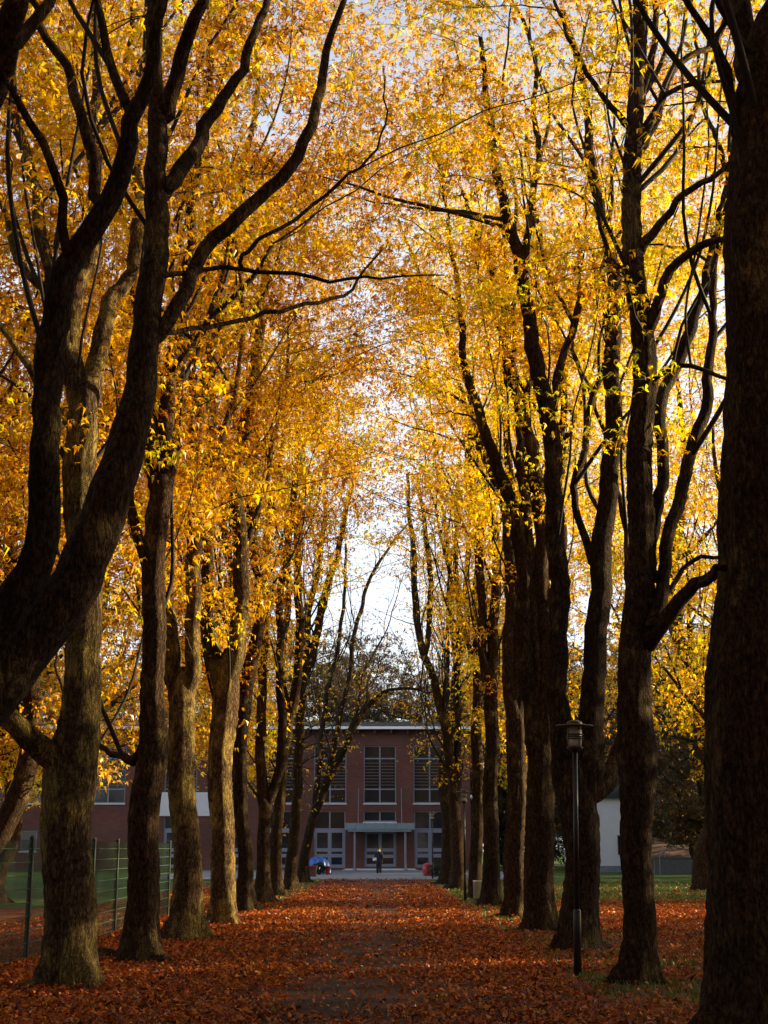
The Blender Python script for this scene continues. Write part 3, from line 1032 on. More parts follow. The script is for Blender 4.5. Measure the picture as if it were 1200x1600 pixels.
row_tree('trunk with a brilliantly sunlit right edge, fifth along the right row', 36.0,
         [(806, 1430, 44), (806, 1390, 36), (806, 1300, 34), (806, 1200, 34), (805, 1130, 34)],
         [([(800, 1150, 26), (796, 1050, 22), (798, 950, 21), (797, 850, 20), (790, 800, 19), (772, 750, 17), (755, 700, 15), (742, 660, 13), (730, 600, 11)], .4, 0),
          ([(812, 1150, 26), (820, 1050, 22), (826, 960, 20), (822, 860, 18), (826, 760, 16), (818, 660, 14), (825, 560, 11)], .8, 0),
          ([(806, 1140, 18), (810, 1020, 16), (806, 920, 15), (800, 820, 14), (792, 700, 12), (786, 600, 10)], .2, 0)],
         35, GR, lpt=30, ntw=160, leaf=.19, kind='tri', zlo=8, tintmean=.68, camkeep=.3)
row_tree('trunk behind the steel litter bin with a pale lit patch at its foot', 43.0,
         [(768, 1412, 42), (767, 1380, 32), (768, 1300, 26), (768, 1200, 25), (766, 1100, 24)],
         [([(766, 1130, 20), (770, 1000, 18), (776, 900, 16), (768, 800, 14), (752, 740, 12), (740, 640, 10)], .4, 0),
          ([(764, 1130, 18), (756, 1020, 15), (750, 900, 14), (745, 800, 12), (735, 700, 10)], .4, 0)],
         36, GR, lpt=28, ntw=150, leaf=.20, kind='tri', tintmean=.55, low=.2, zlo=7)
row_tree('straight trunk close behind the second lamp post with lit bark, seventh along the right row', 49.5,
         [(745, 1400, 36), (744, 1370, 25), (745, 1280, 21), (746, 1180, 20), (746, 1060, 19), (747, 940, 18), (748, 860, 17)],
         [([(748, 880, 15), (752, 820, 13), (768, 760, 10), (775, 660, 8)], .4, 0),
          ([(747, 880, 14), (738, 800, 11), (730, 720, 9), (725, 620, 7)], .3, 0),
          ([(746, 1050, 9), (720, 960, 7), (700, 880, 6), (680, 800, 4)], .3, 0)],
         37, GR, lpt=28, ntw=150, leaf=.20, kind='tri', tintmean=.62, low=.35, zlo=4)
row_tree('winding tree leaning left near the far end of the right row', 60.0,
         [(716, 1388, 36), (716, 1360, 26), (714, 1300, 21), (710, 1240, 19), (700, 1170, 18), (692, 1120, 17)],
         [([(694, 1130, 15), (676, 1060, 13), (660, 1010, 12), (650, 960, 11), (648, 900, 10), (645, 850, 9), (640, 800, 7), (636, 740, 5)], .3, 0),
          ([(664, 1020, 10), (672, 960, 9), (672, 900, 9), (668, 850, 8), (660, 800, 7), (652, 740, 5)], .3, .2),
          ([(712, 1250, 14), (716, 1150, 12), (714, 1050, 11), (718, 950, 10), (712, 860, 9), (716, 760, 7)], .6, 0),
          ([(690, 1110, 8), (700, 1040, 7), (698, 960, 6), (705, 880, 5)], .6, 0)],
         38, GR, lpt=8, ntw=120, nb=60, leaf=.18, kind='tri', far=True, novault=True, nsec=26, tintmean=.5, low=.5, zlo=4, H=17, reach=3.2)
row_tree('dark trunk before the right end of the brick facade, last of the right row', 70.0,
         [(700, 1377, 32), (700, 1350, 24), (698, 1280, 22), (694, 1200, 19), (706, 1110, 17), (715, 1040, 15)],
         [([(714, 1060, 12), (730, 980, 11), (728, 900, 9), (736, 820, 7)], .4, 0),
          ([(712, 1060, 11), (706, 960, 9), (700, 860, 7), (690, 790, 5)], .4, 0)],
         39, GR, lpt=18, ntw=80, leaf=.21, kind='tri', far=True, tintmean=.45, low=.2, zlo=5, H=17, reach=3.0)


# ------------------------------------------------------------------ trees off the avenue: a few prototypes, then copies
def free_tree(name, label, group, seed, H, r0, spread, nl=7, fork=0.22, **kw):
    rng = np.random.default_rng(seed)
    tr = [(0, 0, -0.15, r0 * 1.1)]
    x = y = 0
    for f in (0.05, 0.12, fork, fork + 0.12, 0.5, 0.7, 0.88, 0.97):
        x += rng.normal(0, 0.018 * H)
        y += rng.normal(0, 0.018 * H)
        tr.append((x if f > .1 else 0, y if f > .1 else 0, f * H, r0 * (1 - f) ** 0.8 + 0.02))
    limbs = []
    for k in range(nl):
        f = fork + (0.62 - fork) * (k / max(1, nl - 1)) ** 0.9
        p = spline(tr, 0.3)
        i = np.argmin(np.abs(p[:, 2] - f * H))
        a = k * 2.4 + rng.uniform(-.4, .4)
        L = spread * (1 - 0.45 * f) * rng.uniform(.8, 1.1)
        q = p[i]
        rr = q[3] * 0.55
        pts = [(q[0], q[1], q[2], rr)]
        for u in (0.3, 0.65, 1.0):
            pts.append((q[0] + math.cos(a) * L * u, q[1] + math.sin(a) * L * u, q[2] + L * (0.35 * u + 0.55 * u * u) * rng.uniform(.8, 1.1), rr * (1 - .75 * u)))
        limbs.append(pts)
    return build_tree(name, label, group, np.array([0., 0, 0]), tr, limbs, seed, H=H, mode='free', **kw)


GB = 'golden trees standing beside the avenue'
pA = free_tree('golden_tree', 'nearest golden tree on the lawn at right, foliage hanging down to lamp height', GB, 101, 17, .30, 5.5,
               zlo=3.6, reach=5.2, nb=60, ntw=420, lpt=30, leaf=.17, kind='tri', tintmean=.70, low=.6)
pB = free_tree('golden_tree', 'second golden tree on the lawn at right, just behind the nearest one', GB, 102, 19, .33, 5.0,
               zlo=4.5, reach=4.6, nb=60, ntw=280, lpt=24, leaf=.17, kind='tri', tintmean=.66, low=.5)
pC = free_tree('golden_tree', 'rust orange tree close behind the green wire fence', GB, 103, 16, .28, 5.5,
               zlo=3.2, reach=5.0, nb=60, ntw=260, lpt=24, leaf=.17, kind='tri', tintmean=.48, low=.6)
pA.location = (12.0, 48, 0)
pB.location = (13.0, 59, 0)
pC.location = (-11.5, 27, 0)
pB.scale = (1.25, 1.25, 1.3)
place = [
    (pA, (19, 66, 0), 1.1, 1.0, 'golden tree far back on the lawn, between the burled trunk and massive edge trunk'),
    (pB, (17.5, 63, 0), 4.4, 1.4, 'tall golden tree right behind the second one, beside the massive edge trunk'),
    (pB, (10.5, 74, 0), 2.0, .95, 'golden tree on the far lawn behind the sunlit fifth trunk of the right row'),
    (pC, (-10.5, 36, 0), 1.0, 1.05, 'orange tree behind the fence, between the slim trunk and the twin stems'),
    (pA, (-12, 45, 0), 2.2, 1.0, 'golden tree behind the far end of the green wire fence'),
    (pC, (-12, 57, 0), 3.3, 1.05, 'rusty tree near the left wing of the brick building'),
    (pB, (-17, 40, 0), 5.0, .95, 'golden tree far left behind the fence with foliage low over the lawn'),
    (pA, (-19, 30, 0), 4.0, 1.0, 'golden tree at the far left edge behind the low limb'),
    (pC, (-9.5, 19, 0), 2.5, 1.0, 'orange tree outside the left edge whose boughs fill the top left corner'),
]
for src, loc, rz, sc, lab in place:
    dup(src, loc, rz, (sc, sc, sc), lab)

GW = 'trees of the dark wood behind the building'
LW = 'tall dark tree of the shaded wood behind the brick building'
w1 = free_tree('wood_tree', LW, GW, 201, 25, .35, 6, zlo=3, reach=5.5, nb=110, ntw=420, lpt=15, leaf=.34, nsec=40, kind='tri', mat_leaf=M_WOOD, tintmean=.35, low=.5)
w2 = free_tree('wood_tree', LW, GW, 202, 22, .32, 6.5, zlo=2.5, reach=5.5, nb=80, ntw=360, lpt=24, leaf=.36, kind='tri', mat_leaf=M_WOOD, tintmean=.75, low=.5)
w1.location = (-7, 140, 0)
w2.location = (3, 138, 0)
w1.scale = w2.scale = (.85, .85, .8)
rr = random.Random(5)
for k in range(30):
    src = (w1, w2)[k % 2]
    x = -52 + (k % 15) * 7.4 + rr.uniform(-2, 2)
    s = rr.uniform(.8, .98) if k < 15 else rr.uniform(.92, 1.08)
    dup(src, (x, (146 if k < 15 else 163) + rr.uniform(-5, 6), 0), rr.uniform(0, 6), (s, s, s * rr.uniform(.9, 1.05)), LW)
GS = 'trees of the shaded wood beyond the lawn'
LS = 'dark green tree of the shaded wood beyond the lawn at right'
for k, (x, y) in enumerate([(17, 78), (22, 84), (27, 76), (30, 90), (24, 97), (35, 82), (33, 100), (41, 92), (20, 118), (29, 112), (38, 108), (48, 100), (14, 124), (17, 132), (12, 138), (21, 140), (24, 128), (33, 124), (42, 122), (52, 118), (28, 142), (38, 138), (48, 134), (58, 130)]):
    src = (w2, w1)[k % 2]
    s = rr.uniform(.55, .8)
    dup(src, (x, y, 0), rr.uniform(0, 6), (s * 1.1, s * 1.1, s), LS, GS)
GO = 'trees outside the right of the picture that shade the avenue'
LO = 'dense tree of the park edge outside the picture at right'
for k, (x, y) in enumerate([(24, 21.5), (30, 28.5), (27, 33), (36, 34.5), (22, 15), (34, 20), (30, 8), (44, 39), (40, 59), (46, 66), (38, 30), (52, 78), (33, 51.5)]):
    src = (w2, w1)[k % 2]
    s = rr.uniform(.47, .54)
    dup(src, (x, y, 0), rr.uniform(0, 6), (s * 1.5, s * 1.5, s), LO, GO)
for k, (x, y) in enumerate([(20.5, 16), (23, 19), (17, 12.5)]):
    dup((w2, w1)[k % 2], (x, y, 0), rr.uniform(0, 6), (.8, .8, .68), LO, GO)

# the avenue goes on behind the viewpoint, and dense unseen trees are added there to block skylight
AV = [o_ for o_ in COL.objects if o_.name.startswith('avenue_tree')]
GZ = 'avenue trees and park trees behind the viewpoint'
LZ = 'avenue tree outside the picture, behind the viewpoint'
for k, (x, y, src, rz) in enumerate([(3.4, 5.0, 12, .4), (-4.2, 5.0, 3, 3.3), (3.5, -1.0, 13, 1.5), (-4.1, -1.0, 4, 1.0), (3.4, -7, 12, 2.5), (-4.2, -7, 3, .3),
                                     (3.5, -14, 13, 4.0), (-4.1, -14, 4, 5.0)]):
    dup(AV[src], (x, y, 0), rz, (1, 1, 1), LZ, GZ)
LY = 'dense unseen tree added outside the picture to block skylight around the viewpoint'
for k, (x, y) in enumerate([(-3, -24), (4, -26), (10, -20), (-10, -20), (-17, -14), (17, -14), (-20, -4), (20, -3), (-16, 6), (0, -34), (-24, 8), (-12, -8), (12, -8), (-30, 16), (-26, -10), (26, -10), (-8, -30), (9, -32), (-34, 26), (-15, -24), (16, -24), (-11, 1), (11, 1)]):
    src = (w2, w1)[k % 2]
    dup(src, (x, y, 0), rr.uniform(0, 6), (.8, .8, .75), LY, GZ)

# ------------------------------------------------------------------ ground
n = 121
xs = np.sign(np.linspace(-1, 1, n)) * np.abs(np.linspace(-1, 1, n)) ** 3 * 900
ys = np.sign(np.linspace(-1, 1, n)) * np.abs(np.linspace(-1, 1, n)) ** 3 * 900 + 40
Xg, Yg = np.meshgrid(xs, ys)
Vg = np.stack([Xg, Yg, np.zeros_like(Xg)], -1).reshape(-1, 3)
i = (np.arange(n - 1)[:, None] * n + np.arange(n - 1)[None]).ravel()
o = link('ground', mesh_np('ground', Vg, np.stack([i, i + 1, i + n + 1, i + n], -1), True), M_GROUND)
tag(o, kind='structure')
rng = np.random.default_rng(7)
yy = np.arange(-12, 80.1, 0.5)
xl = -3.1 + np.interp(yy, yy[::4], rng.normal(0, .10, len(yy[::4])))
xr = 2.45 + np.interp(yy, yy[::4], rng.normal(0, .10, len(yy[::4])))
cols = np.linspace(0, 1, 9)
Vp = np.stack([xl[:, None] + (xr - xl)[:, None] * cols[None], np.repeat(yy[:, None], 9, 1),
               0.004 + 0.03 * np.sin(cols * np.pi)[None] * np.ones((len(yy), 1))], -1)
i = (np.arange(len(yy) - 1)[:, None] * 9 + np.arange(8)[None]).ravel()
o = link('path', mesh_np('path', Vp.reshape(-1, 3), np.stack([i, i + 1, i + 10, i + 9], -1), True), M_PATH)
tag(o, kind='structure')
DB = 112.0
m = MB().add([(-14, 78, .045), (8.5, 78, .045), (8.5, DB + .3, .05), (-14, DB + .3, .05)], [(0, 1, 2, 3)])
tag(link('plaza', m.mesh('plaza'), M_PLAZA), kind='structure')

# ---- fallen leaves: one carpet nobody could count
def litter(n, x0, x1, y0, y1, dens, rng):
    x = rng.uniform(x0, x1, n)
    # more leaves close to the lens, evenly by solid angle
    y = y0 * (y1 / y0) ** rng.random(n)
    k = rng.random(n) < dens(x, y)
    return x[k], y[k]


rngn = np.random.default_rng(4)
GRD = {c: rngn.random((400, 400)) for c in (0.35, 0.9, 2.2)}


def vnoise(x, y):
    out = 0
    for (c, g), w_ in zip(GRD.items(), (.25, .4, .35)):
        u, v = (x + 60) / c, (y + 20) / c
        i0, j0 = np.floor(u).astype(int), np.floor(v).astype(int)
        fu, fv = u - i0, v - j0
        fu, fv = fu * fu * (3 - 2 * fu), fv * fv * (3 - 2 * fv)
        a_ = lambda p, q: g[p % 400, q % 400]
        out = out + w_ * ((a_(i0, j0) * (1 - fu) + a_(i0 + 1, j0) * fu) * (1 - fv) + (a_(i0, j0 + 1) * (1 - fu) + a_(i0 + 1, j0 + 1) * fu) * fv)
    return out


def dens(x, y):
    nz = np.clip((vnoise(x, y) - .5) * 3.2 + .5, 0, 1)
    c = np.abs(x - (-0.35 + 0.15 * np.sin(y * .35)))
    worn = np.clip((c - 0.2) / 1.7, 0.0, 1)
    d = 0.45 + .55 * nz
    d = np.where(c < 2.5, np.clip(.26 + .62 * worn + (nz - .5) * .60, .08, 1), d)
    d = np.where((x > 2.3) & (x < 5.2), np.clip(.20 + (nz - .5) * .85, .03, 1), d)
    d = np.where(x > 4.6, .85 + .15 * nz, d)
    d = np.where((x > 2.5) & (y > 46), .03 + .07 * nz, d)
    d = d * np.interp(y, [58, 74], [1, .22])
    return d


rng = np.random.default_rng(70)
lx, ly = litter(400000, -8.5, 13.5, 11.5, 80, dens, rng)
lz = 0.018 + np.abs(rng.normal(0, 0.014, len(lx))) + np.where(np.abs(lx + .3) < 2.8, 0.028, np.where(lx > 2, .045 * rng.random(len(lx)), 0.0))
me = leaves_mesh('fallen_leaves', np.stack([lx, ly, lz], -1), rng.uniform(.042, .088, len(lx)) * (1 + ly / 120),
                 np.clip(rng.normal(.43, .27, len(lx)) + .25 * (vnoise(lx * 1.7 + 9, ly * 1.7) - .5), 0, 1), 'one', rng, (0, 0, 0), tilt=(0.0, 1.0))
o = tag(link('fallen_leaves', me, M_LITTER), 'rust orange carpet of fallen leaves over the path and lawn', None, kind='stuff')
lx, ly = litter(14000, -8.5, 13.5, 11.5, 60, dens, rng)
lz = 0.03 + np.abs(rng.normal(0, 0.014, len(lx))) + np.where(np.abs(lx + .3) < 2.8, 0.028, np.where(lx > 2, .045 * rng.random(len(lx)), 0.0))
me = leaves_mesh('fallen_leaves', np.stack([lx, ly, lz], -1), rng.uniform(.05, .105, len(lx)), rng.normal(.6, .2, len(lx)), 'palm', rng, (0, 0, 0), tilt=(0.0, 0.6))
tag(link('fallen_leaves', me, M_LITTER), 'larger curled fallen leaves lying on top of the rust orange carpet', None, kind='stuff')

# ---- grass
def grass(n, x0, x1, y0, y1, rng):
    x = rng.uniform(x0, x1, n)
    y = y0 * (y1 / y0) ** rng.random(n)
    return x, y


gx, gy = [], []
for (nn, a) in ((30000, (2.5, 7.0, 13, 60)), (9000, (-6, -3.2, 45, 80)), (14000, (7, 16, 40, 75))):
    x, y = grass(nn, *a, rng)
    k = rng.random(nn) < (0.35 + 0.65 * (np.sin(x * 1.7 + y * .4) * np.sin(y * .7 - x) > -.2))
    gx.append(x[k]); gy.append(y[k])
gx, gy = np.concatenate(gx), np.concatenate(gy)
h = rng.uniform(.03, .085, len(gx))
an = rng.uniform(0, 6.28, len(gx))
lean = rng.uniform(0, .06, len(gx))
w = 0.006 + gy * 0.00025
dx, dy = np.cos(an), np.sin(an)
b1 = np.stack([gx - dy * w, gy + dx * w, np.zeros_like(gx)], -1)
b2 = np.stack([gx + dy * w, gy - dx * w, np.zeros_like(gx)], -1)
t1 = np.stack([gx + dx * lean + dy * w * .2, gy + dy * lean - dx * w * .2, h], -1)
t2 = np.stack([gx + dx * lean - dy * w * .2, gy + dy * lean + dx * w * .2, h], -1)
V = np.stack([b1, b2, t1, t2], 1).reshape(-1, 3)
tag(link('grass', mesh_np('grass', V, np.arange(len(V)).reshape(-1, 4), False, rng.random(len(gx))), M_GRASS),
    'short green grass on the verges beside the path', None, kind='stuff')


# ------------------------------------------------------------------ brick building
def X(px, D=DB):
    return (px - 600) / F * D / 0.9726 * 0.9726 / (cT - (800 - 1250) / F * sT)


def Z(py, D=DB):
    return P(600, py, D)[2]


bld = thing('brick_building', 'long red brick building with a steel entrance canopy at the end of the avenue', 'building', (0, DB, 0))
Zc, Zt = 0.0, Z(1141)
YF = 0.0          # facade plane in local y


def openings_wall(x0, x1, z0, z1, ops, thick=0.35, y=0.0):
    m = MB()
    xs = sorted({x0, x1, *[a for o_ in ops for a in o_[:2]]})
    zs = sorted({z0, z1, *[a for o_ in ops for a in o_[2:4]]})
    def is_open(i, j):
        if not (0 <= i < len(xs) - 1 and 0 <= j < len(zs) - 1):
            return None
        cx, cz = (xs[i] + xs[i + 1]) / 2, (zs[j] + zs[j + 1]) / 2
        return any(o_[0] < cx < o_[1] and o_[2] < cz < o_[3] for o_ in ops)
    for i in range(len(xs) - 1):
        for j in range(len(zs) - 1):
            if is_open(i, j):
                continue
            a, b, c, d = xs[i], xs[i + 1], zs[j], zs[j + 1]
            m.add([(a, y, c), (b, y, c), (b, y, d), (a, y, d)], [(0, 1, 2, 3)])
            if is_open(i - 1, j):
                m.add([(a, y + thick, c), (a, y, c), (a, y, d), (a, y + thick, d)], [(0, 1, 2, 3)])
            if is_open(i + 1, j):
                m.add([(b, y, c), (b, y + thick, c), (b, y + thick, d), (b, y, d)], [(0, 1, 2, 3)])
            if is_open(i, j - 1):
                m.add([(a, y + thick, c), (b, y + thick, c), (b, y, c), (a, y, c)], [(0, 1, 2, 3)])
            if is_open(i, j + 1):
                m.add([(a, y, d), (b, y, d), (b, y + thick, d), (a, y + thick, d)], [(0, 1, 2, 3)])
    return m


ops = []
def O(a, b, c, d):
    r = (X(a), X(b), Z(d), Z(c))
    ops.append(r)
    return r


cen = [593.5 + 78 * k for k in (-4, -3, -2, -1, 0, 1)]
upper = [O(c - 25.5, c + 25.5, 1165, 1255) for c in cen]
transom = [O(c - 25.5, c + 25.5, 1267, 1284) if abs(c - 593.5) < 5 else None for c in cen]
lowers = [O(c - 24.5, c + 24.5, 1267, 1356) if abs(c - 593.5) > 5 else None for c in cen]
door_o = O(569, 619, 1298, 1354.5)
wing = [O(141, 195, 1165, 1255), O(11, 65, 1165, 1255)]
wingl = [O(35, 61, 1297, 1330), O(-10, 11, 1297, 1330)]
XL, XR = X(-60), X(735)
Zb = 0.0
m = openings_wall(XL, XR, Zb, Zt, ops)
m.add([(XL, 0, 0), (XL, 14, 0), (XL, 14, Zt), (XL, 0, Zt)], [(3, 2, 1, 0)])
m.add([(XR, 0, 0), (XR, 14, 0), (XR, 14, Zt), (XR, 0, Zt)], [(0, 1, 2, 3)])
m.add([(XL, 14, 0), (XR, 14, 0), (XR, 14, Zt), (XL, 14, Zt)], [(3, 2, 1, 0)])
part('wall', m, M_BRICK, bld)


def window(o_, name='window', mull=True, bars=(), louvre=None, fw=0.10, y=0.16, sill=True, fmat=None, label=None):
    """o_ = opening; bars = list of heights with horizontal frame bars"""
    a, b, c, d = o_
    fr = MB()
    fr.box(a, a + fw, y, y + .08, c, d)
    fr.box(b - fw, b, y, y + .08, c, d)
    fr.box(a + fw, b - fw, y, y + .08, c, c + fw)
    fr.box(a + fw, b - fw, y, y + .08, d - fw, d)
    xm = (a + b) / 2
    if mull:
        fr.box(xm - fw * .6, xm + fw * .6, y - .003, y + .077, c + fw, d - fw)
    for zb in bars:
        fr.box(a + fw, b - fw, y - .006, y + .074, zb - fw * .55, zb + fw * .55)
    w = part(name, fr, fmat or M_FRAME, bld, label=label)
    part('pane', MB().add([(a + .02, y + .05, c + .02), (b - .02, y + .05, c + .02), (b - .02, y + .05, d - .02), (a + .02, y + .05, d - .02)], [(0, 1, 2, 3)]), M_GLASS, w)
    if louvre:
        lv = MB()
        z0, z1 = louvre
        nn = int((z1 - z0) / 0.22)
        for k in range(nn):
            zz = z0 + (k + .5) * (z1 - z0) / nn
            lv.box(a + fw, b - fw, y - .06, y + .02, zz - .03, zz + .03)
        part('louvre', lv, M_LOUV, w)
    if sill:
        part('sill', MB().box(a - .05, b + .05, -.07, y - .01, c - .10, c - .004), M_SILL, w)
    return w


for o_ in upper + wing:
    window(o_, bars=(Z(1185), Z(1233)), louvre=(Z(1229), Z(1190)), fw=.09)
for o_ in transom:
    if o_:
        window(o_, fw=.09)
for o_ in lowers:
    if o_:
        # glazed ground floor bay: two panes above, a pair of white framed doors below
        window((o_[0], o_[1], Z(1296), o_[3]), fw=.09, sill=False)
        dd_ = (o_[0], o_[1], o_[2], Z(1296) - .005)
        window(dd_, name='door', bars=(Z(1328), Z(1337)), fw=.24, sill=False)
window(door_o, name='door', bars=(Z(1328), Z(1338)), fw=.22, sill=False, label='white framed double entrance door under the canopy')
for o_ in wingl:
    window(o_, fw=.12, mull=False)
# white fascia bay of the left wing
fa = MB().box(X(243), X(332), -.12, -.003, Z(1275), Z(1238))
part('fascia_panel', fa, M_SILL, bld)
# eave, soffit brackets, roof
ev = MB().box(XL - .6, XR + .5, -1.0, -.78, Zt + .02, Zt + .22)
part('eave', ev, M_EAVE, bld)
sf = MB().box(XL - .55, XR + .45, -.775, 14.5, Zt + .004, Zt + .16)
part('soffit', sf, M_ROOF, bld)
bk = MB()
xx = XL + 1
while xx < XR:
    bk.box(xx - .06, xx + .06, -.75, -.004, Zt - .28, Zt)
    xx += 1.3
part('eave_bracket', bk, M_BRICK, bld)
rf = MB()
yr, zr = 9.0, Zt + 1.45
rf.add([(XL - .6, -.9, Zt + .225), (XR + .5, -.9, Zt + .225), (XR + .5, yr, zr), (XL - .6, yr, zr), (XL - .6, 14.6, Zt + .225), (XR + .5, 14.6, Zt + .225)],
       [(0, 1, 2, 3), (3, 2, 5, 4), (0, 3, 4), (1, 5, 2)])
part('roof', rf, M_ROOF, bld)
part('flue_pipe', MB().lathe([(.07, Zt + .5), (.07, Zt + 1.9), (.12, Zt + 1.9), (.12, Zt + 2.0)], 10, (X(663), 1.2)), M_FRAME, bld)
# entrance canopy
cp = MB()
cx0, cx1 = X(541), X(646)
cp.box(cx0 + .2, cx1 - .2, -2.4, -.01, Z(1300), Z(1297))
cp.box(cx0, cx1, -2.5, -2.42, Z(1297) + .01, Z(1287))
cp.box(cx0, cx1, -2.41, -.01, Z(1287) - .10, Z(1287))
for k in range(8):
    x_ = cx0 + (cx1 - cx0) * k / 7
    cp.box(x_ - .03, x_ + .03, -2.56, -2.503, Z(1297), Z(1287) + .05)
can = part('canopy', cp, M_CANOPY, bld)
for px in (555.5, 632.5):
    part('canopy_post', MB().lathe([(.16, 0.05), (.16, .14), (.085, .16), (.085, Z(1300) - .003)], 12, (X(px), -2.1)), M_FRAME, bld)
for px in (560.5, 627):
    part('tie_rod', MB().bar((X(px), -.02, Z(1232)), (X(px), -2.3, Z(1287)), .025), M_FRAME, bld)
st = MB()
st.box(X(540), X(648), -1.3, -.02, .052, .16)
st.box(X(537), X(651), -1.7, -1.31, .052, .10)
part('doorstep', st, M_SILL, bld)
for a, b in ((541, 549), (620, 634)):
    pass

# ------------------------------------------------------------------ white building at right
wb = thing('white_building', 'plain white rendered building with a grey plinth beyond the lawn at right', 'building', (0, 104, 0))
x0, x1 = X(904, 104), X(987, 104)
z1 = 5.2
m = openings_wall(x0, x1, .45, z1, [(x1 - 1.15, x1 - .25, 1.2, 2.6)], .2)
m.add([(x0, 0, .45), (x0, 9, .45), (x0, 9, z1), (x0, 0, z1)], [(3, 2, 1, 0)])
m.add([(x1, 0, .45), (x1, 9, .45), (x1, 9, z1), (x1, 0, z1)], [(0, 1, 2, 3)])
m.add([(x0, 9, .45), (x1, 9, .45), (x1, 9, z1), (x0, 9, z1)], [(3, 2, 1, 0)])
part('wall', m, M_PLASTER, wb)
part('plinth', MB().box(x0 - .03, x1 + .03, -.04, 9.03, -.1, .449), M_PLINTH, wb)
part('roof', MB().add([(x0 - .3, -.4, z1), (x1 + .3, -.4, z1), (x1 + .3, 4.5, z1 + 2.2), (x0 - .3, 4.5, z1 + 2.2), (x0 - .3, 9.4, z1), (x1 + .3, 9.4, z1)],
                      [(0, 1, 2, 3), (3, 2, 5, 4), (0, 3, 4), (1, 5, 2), (0, 4, 5, 1)]), M_ROOF, wb)
wf = MB()
a, b, c, d = x1 - 1.15, x1 - .25, 1.2, 2.6
for q in ((a, a + .08, c, d), (b - .08, b, c, d), (a + .08, b - .08, c, c + .08), (a + .08, b - .08, d - .08, d)):
    wf.box(q[0], q[1], .1, .16, q[2], q[3])
wn = part('window', wf, M_FRAME, wb)
part('pane', MB().add([(a, .14, c), (b, .14, c), (b, .14, d), (a, .14, d)], [(0, 1, 2, 3)]), M_GLASS, wn)

# low retaining wall, leafy bank and stair rail
rw = thing('retaining_wall', 'low dark concrete retaining wall at the foot of the leafy bank at right', 'wall', (0, 96, 0))
a, b = X(1018, 96), X(1300, 96)
part('wall_body', MB().box(a, b, 0, .35, -.1, 1.0, .02), M_CONC, rw)
part('coping', MB().box(a - .05, b + .05, -.05, .40, 1.002, 1.09, .02), M_CONC, rw)
nb_ = 24
Vb, Qb = [], []
rg = np.random.default_rng(3)
for i_ in range(nb_):
    for j_ in range(10):
        u = j_ / 9
        Vb.append((a + (b - a) * i_ / (nb_ - 1), 96.36 + 14 * u, .95 + 1.5 * (1 - (1 - u) ** 2) + rg.normal(0, .06)))
for i_ in range(nb_ - 1):
    for j_ in range(9):
        q = i_ * 10 + j_
        Qb.append((q, q + 10, q + 11, q + 1))
tag(link('bank', mesh_np('bank', np.array(Vb), np.array(Qb), True), plain('leafy_bank', (0.10, 0.042, 0.018), 0.95, 0, 0.5, 3)), kind='structure')
rl = thing('stair_rail', 'sloping pale metal handrail beside the bank at right', 'handrail', (0, 95.6, 0))
pa, pb = (X(1026, 95.6), 0, Z(1338, 95.6)), (X(1050, 95.6), 1.5, Z(1321, 95.6))
part('rail', MB().bar(pa, pb, .035), M_FRAME, rl)
for t_ in (0.03, .5, .97):
    q = [pa[k] + (pb[k] - pa[k]) * t_ for k in range(3)]
    part('post', MB().bar((q[0], q[1], -.05), (q[0], q[1], q[2] - .03), .028), M_FRAME, rl)

# ------------------------------------------------------------------ fence
fn = thing('wire_fence', 'dark green welded wire mesh fence running along the left row of trees', 'fence', (-5.45, 20, 0))
fys = [-9.6, -7.2, -4.8, -2.4, 0, 2.4, 4.8, 7.2, 9.6, 12.0, 14.4, 16.8]
FH = 1.78
for y_ in fys:
    p_ = MB().box(-.035, .035, y_ - .035, y_ + .035, -.1, FH + .04, .006)
    p_.lathe([(.05, FH + .041), (.03, FH + .07)], 8, (0, y_))
    part('post', p_, M_GREENP, fn)
for k in range(len(fys) - 1):
    y0_, y1_ = fys[k] + .036, fys[k + 1] - .036
    pm = MB()
    z_ = .05
    while z_ < FH:
        for xo in (-.006, .006):
            pm.box(xo - .005, xo + .005, y0_, y1_, z_ - .006, z_ + .006)
        z_ += .2
    nn = 46
    for q in range(nn):
        yq = y0_ + (q + .5) * (y1_ - y0_) / nn
        pm.box(-.0025, .0025, yq - .0032, yq + .0032, .03, FH)
    part('mesh_panel', pm, M_WIRE, fn)

# ------------------------------------------------------------------ lamps
LG = 'lamp posts along the right side of the path'
p0 = G(903, 1525)
lamp = thing('lamp_post', 'black lamp post with a wide flat disc hat, nearest on the right verge', 'lamp post', p0, LG)
ZH = 3.0
lamp.rotation_euler = (0, 0.018, 0)
part('base_sleeve', MB().lathe([(.053, -.1), (.053, .82), (.048, .84), (.036, .86)], 16), M_BLACK, lamp, True)
part('pole', MB().lathe([(.036, .80), (.034, ZH)], 16), M_BLACK, lamp, True)
part('collar', MB().lathe([(.036, ZH - .06), (.06, ZH - .03), (.115, ZH), (.115, ZH + .015), (.09, ZH + .02)], 20), M_BLACK, lamp)
head = part('lantern', MB().lathe([(.092, ZH + .021), (.097, ZH + .12), (.097, ZH + .30)], 20), M_LGLASS, lamp, True)
rg_ = MB()
for z_ in (ZH + .125, ZH + .155, ZH + .185):
    rg_.lathe([(.099, z_), (.118, z_ - .006), (.120, z_ + .004), (.099, z_ + .012)], 24)
part('louvre_ring', rg_, M_BLACK, head)
for k in range(4):
    a = k * math.pi / 2 + .5
    part('strut', MB().bar((.104 * math.cos(a), .104 * math.sin(a), ZH + .018), (.104 * math.cos(a), .104 * math.sin(a), ZH + .30), .006), M_BLACK, head)
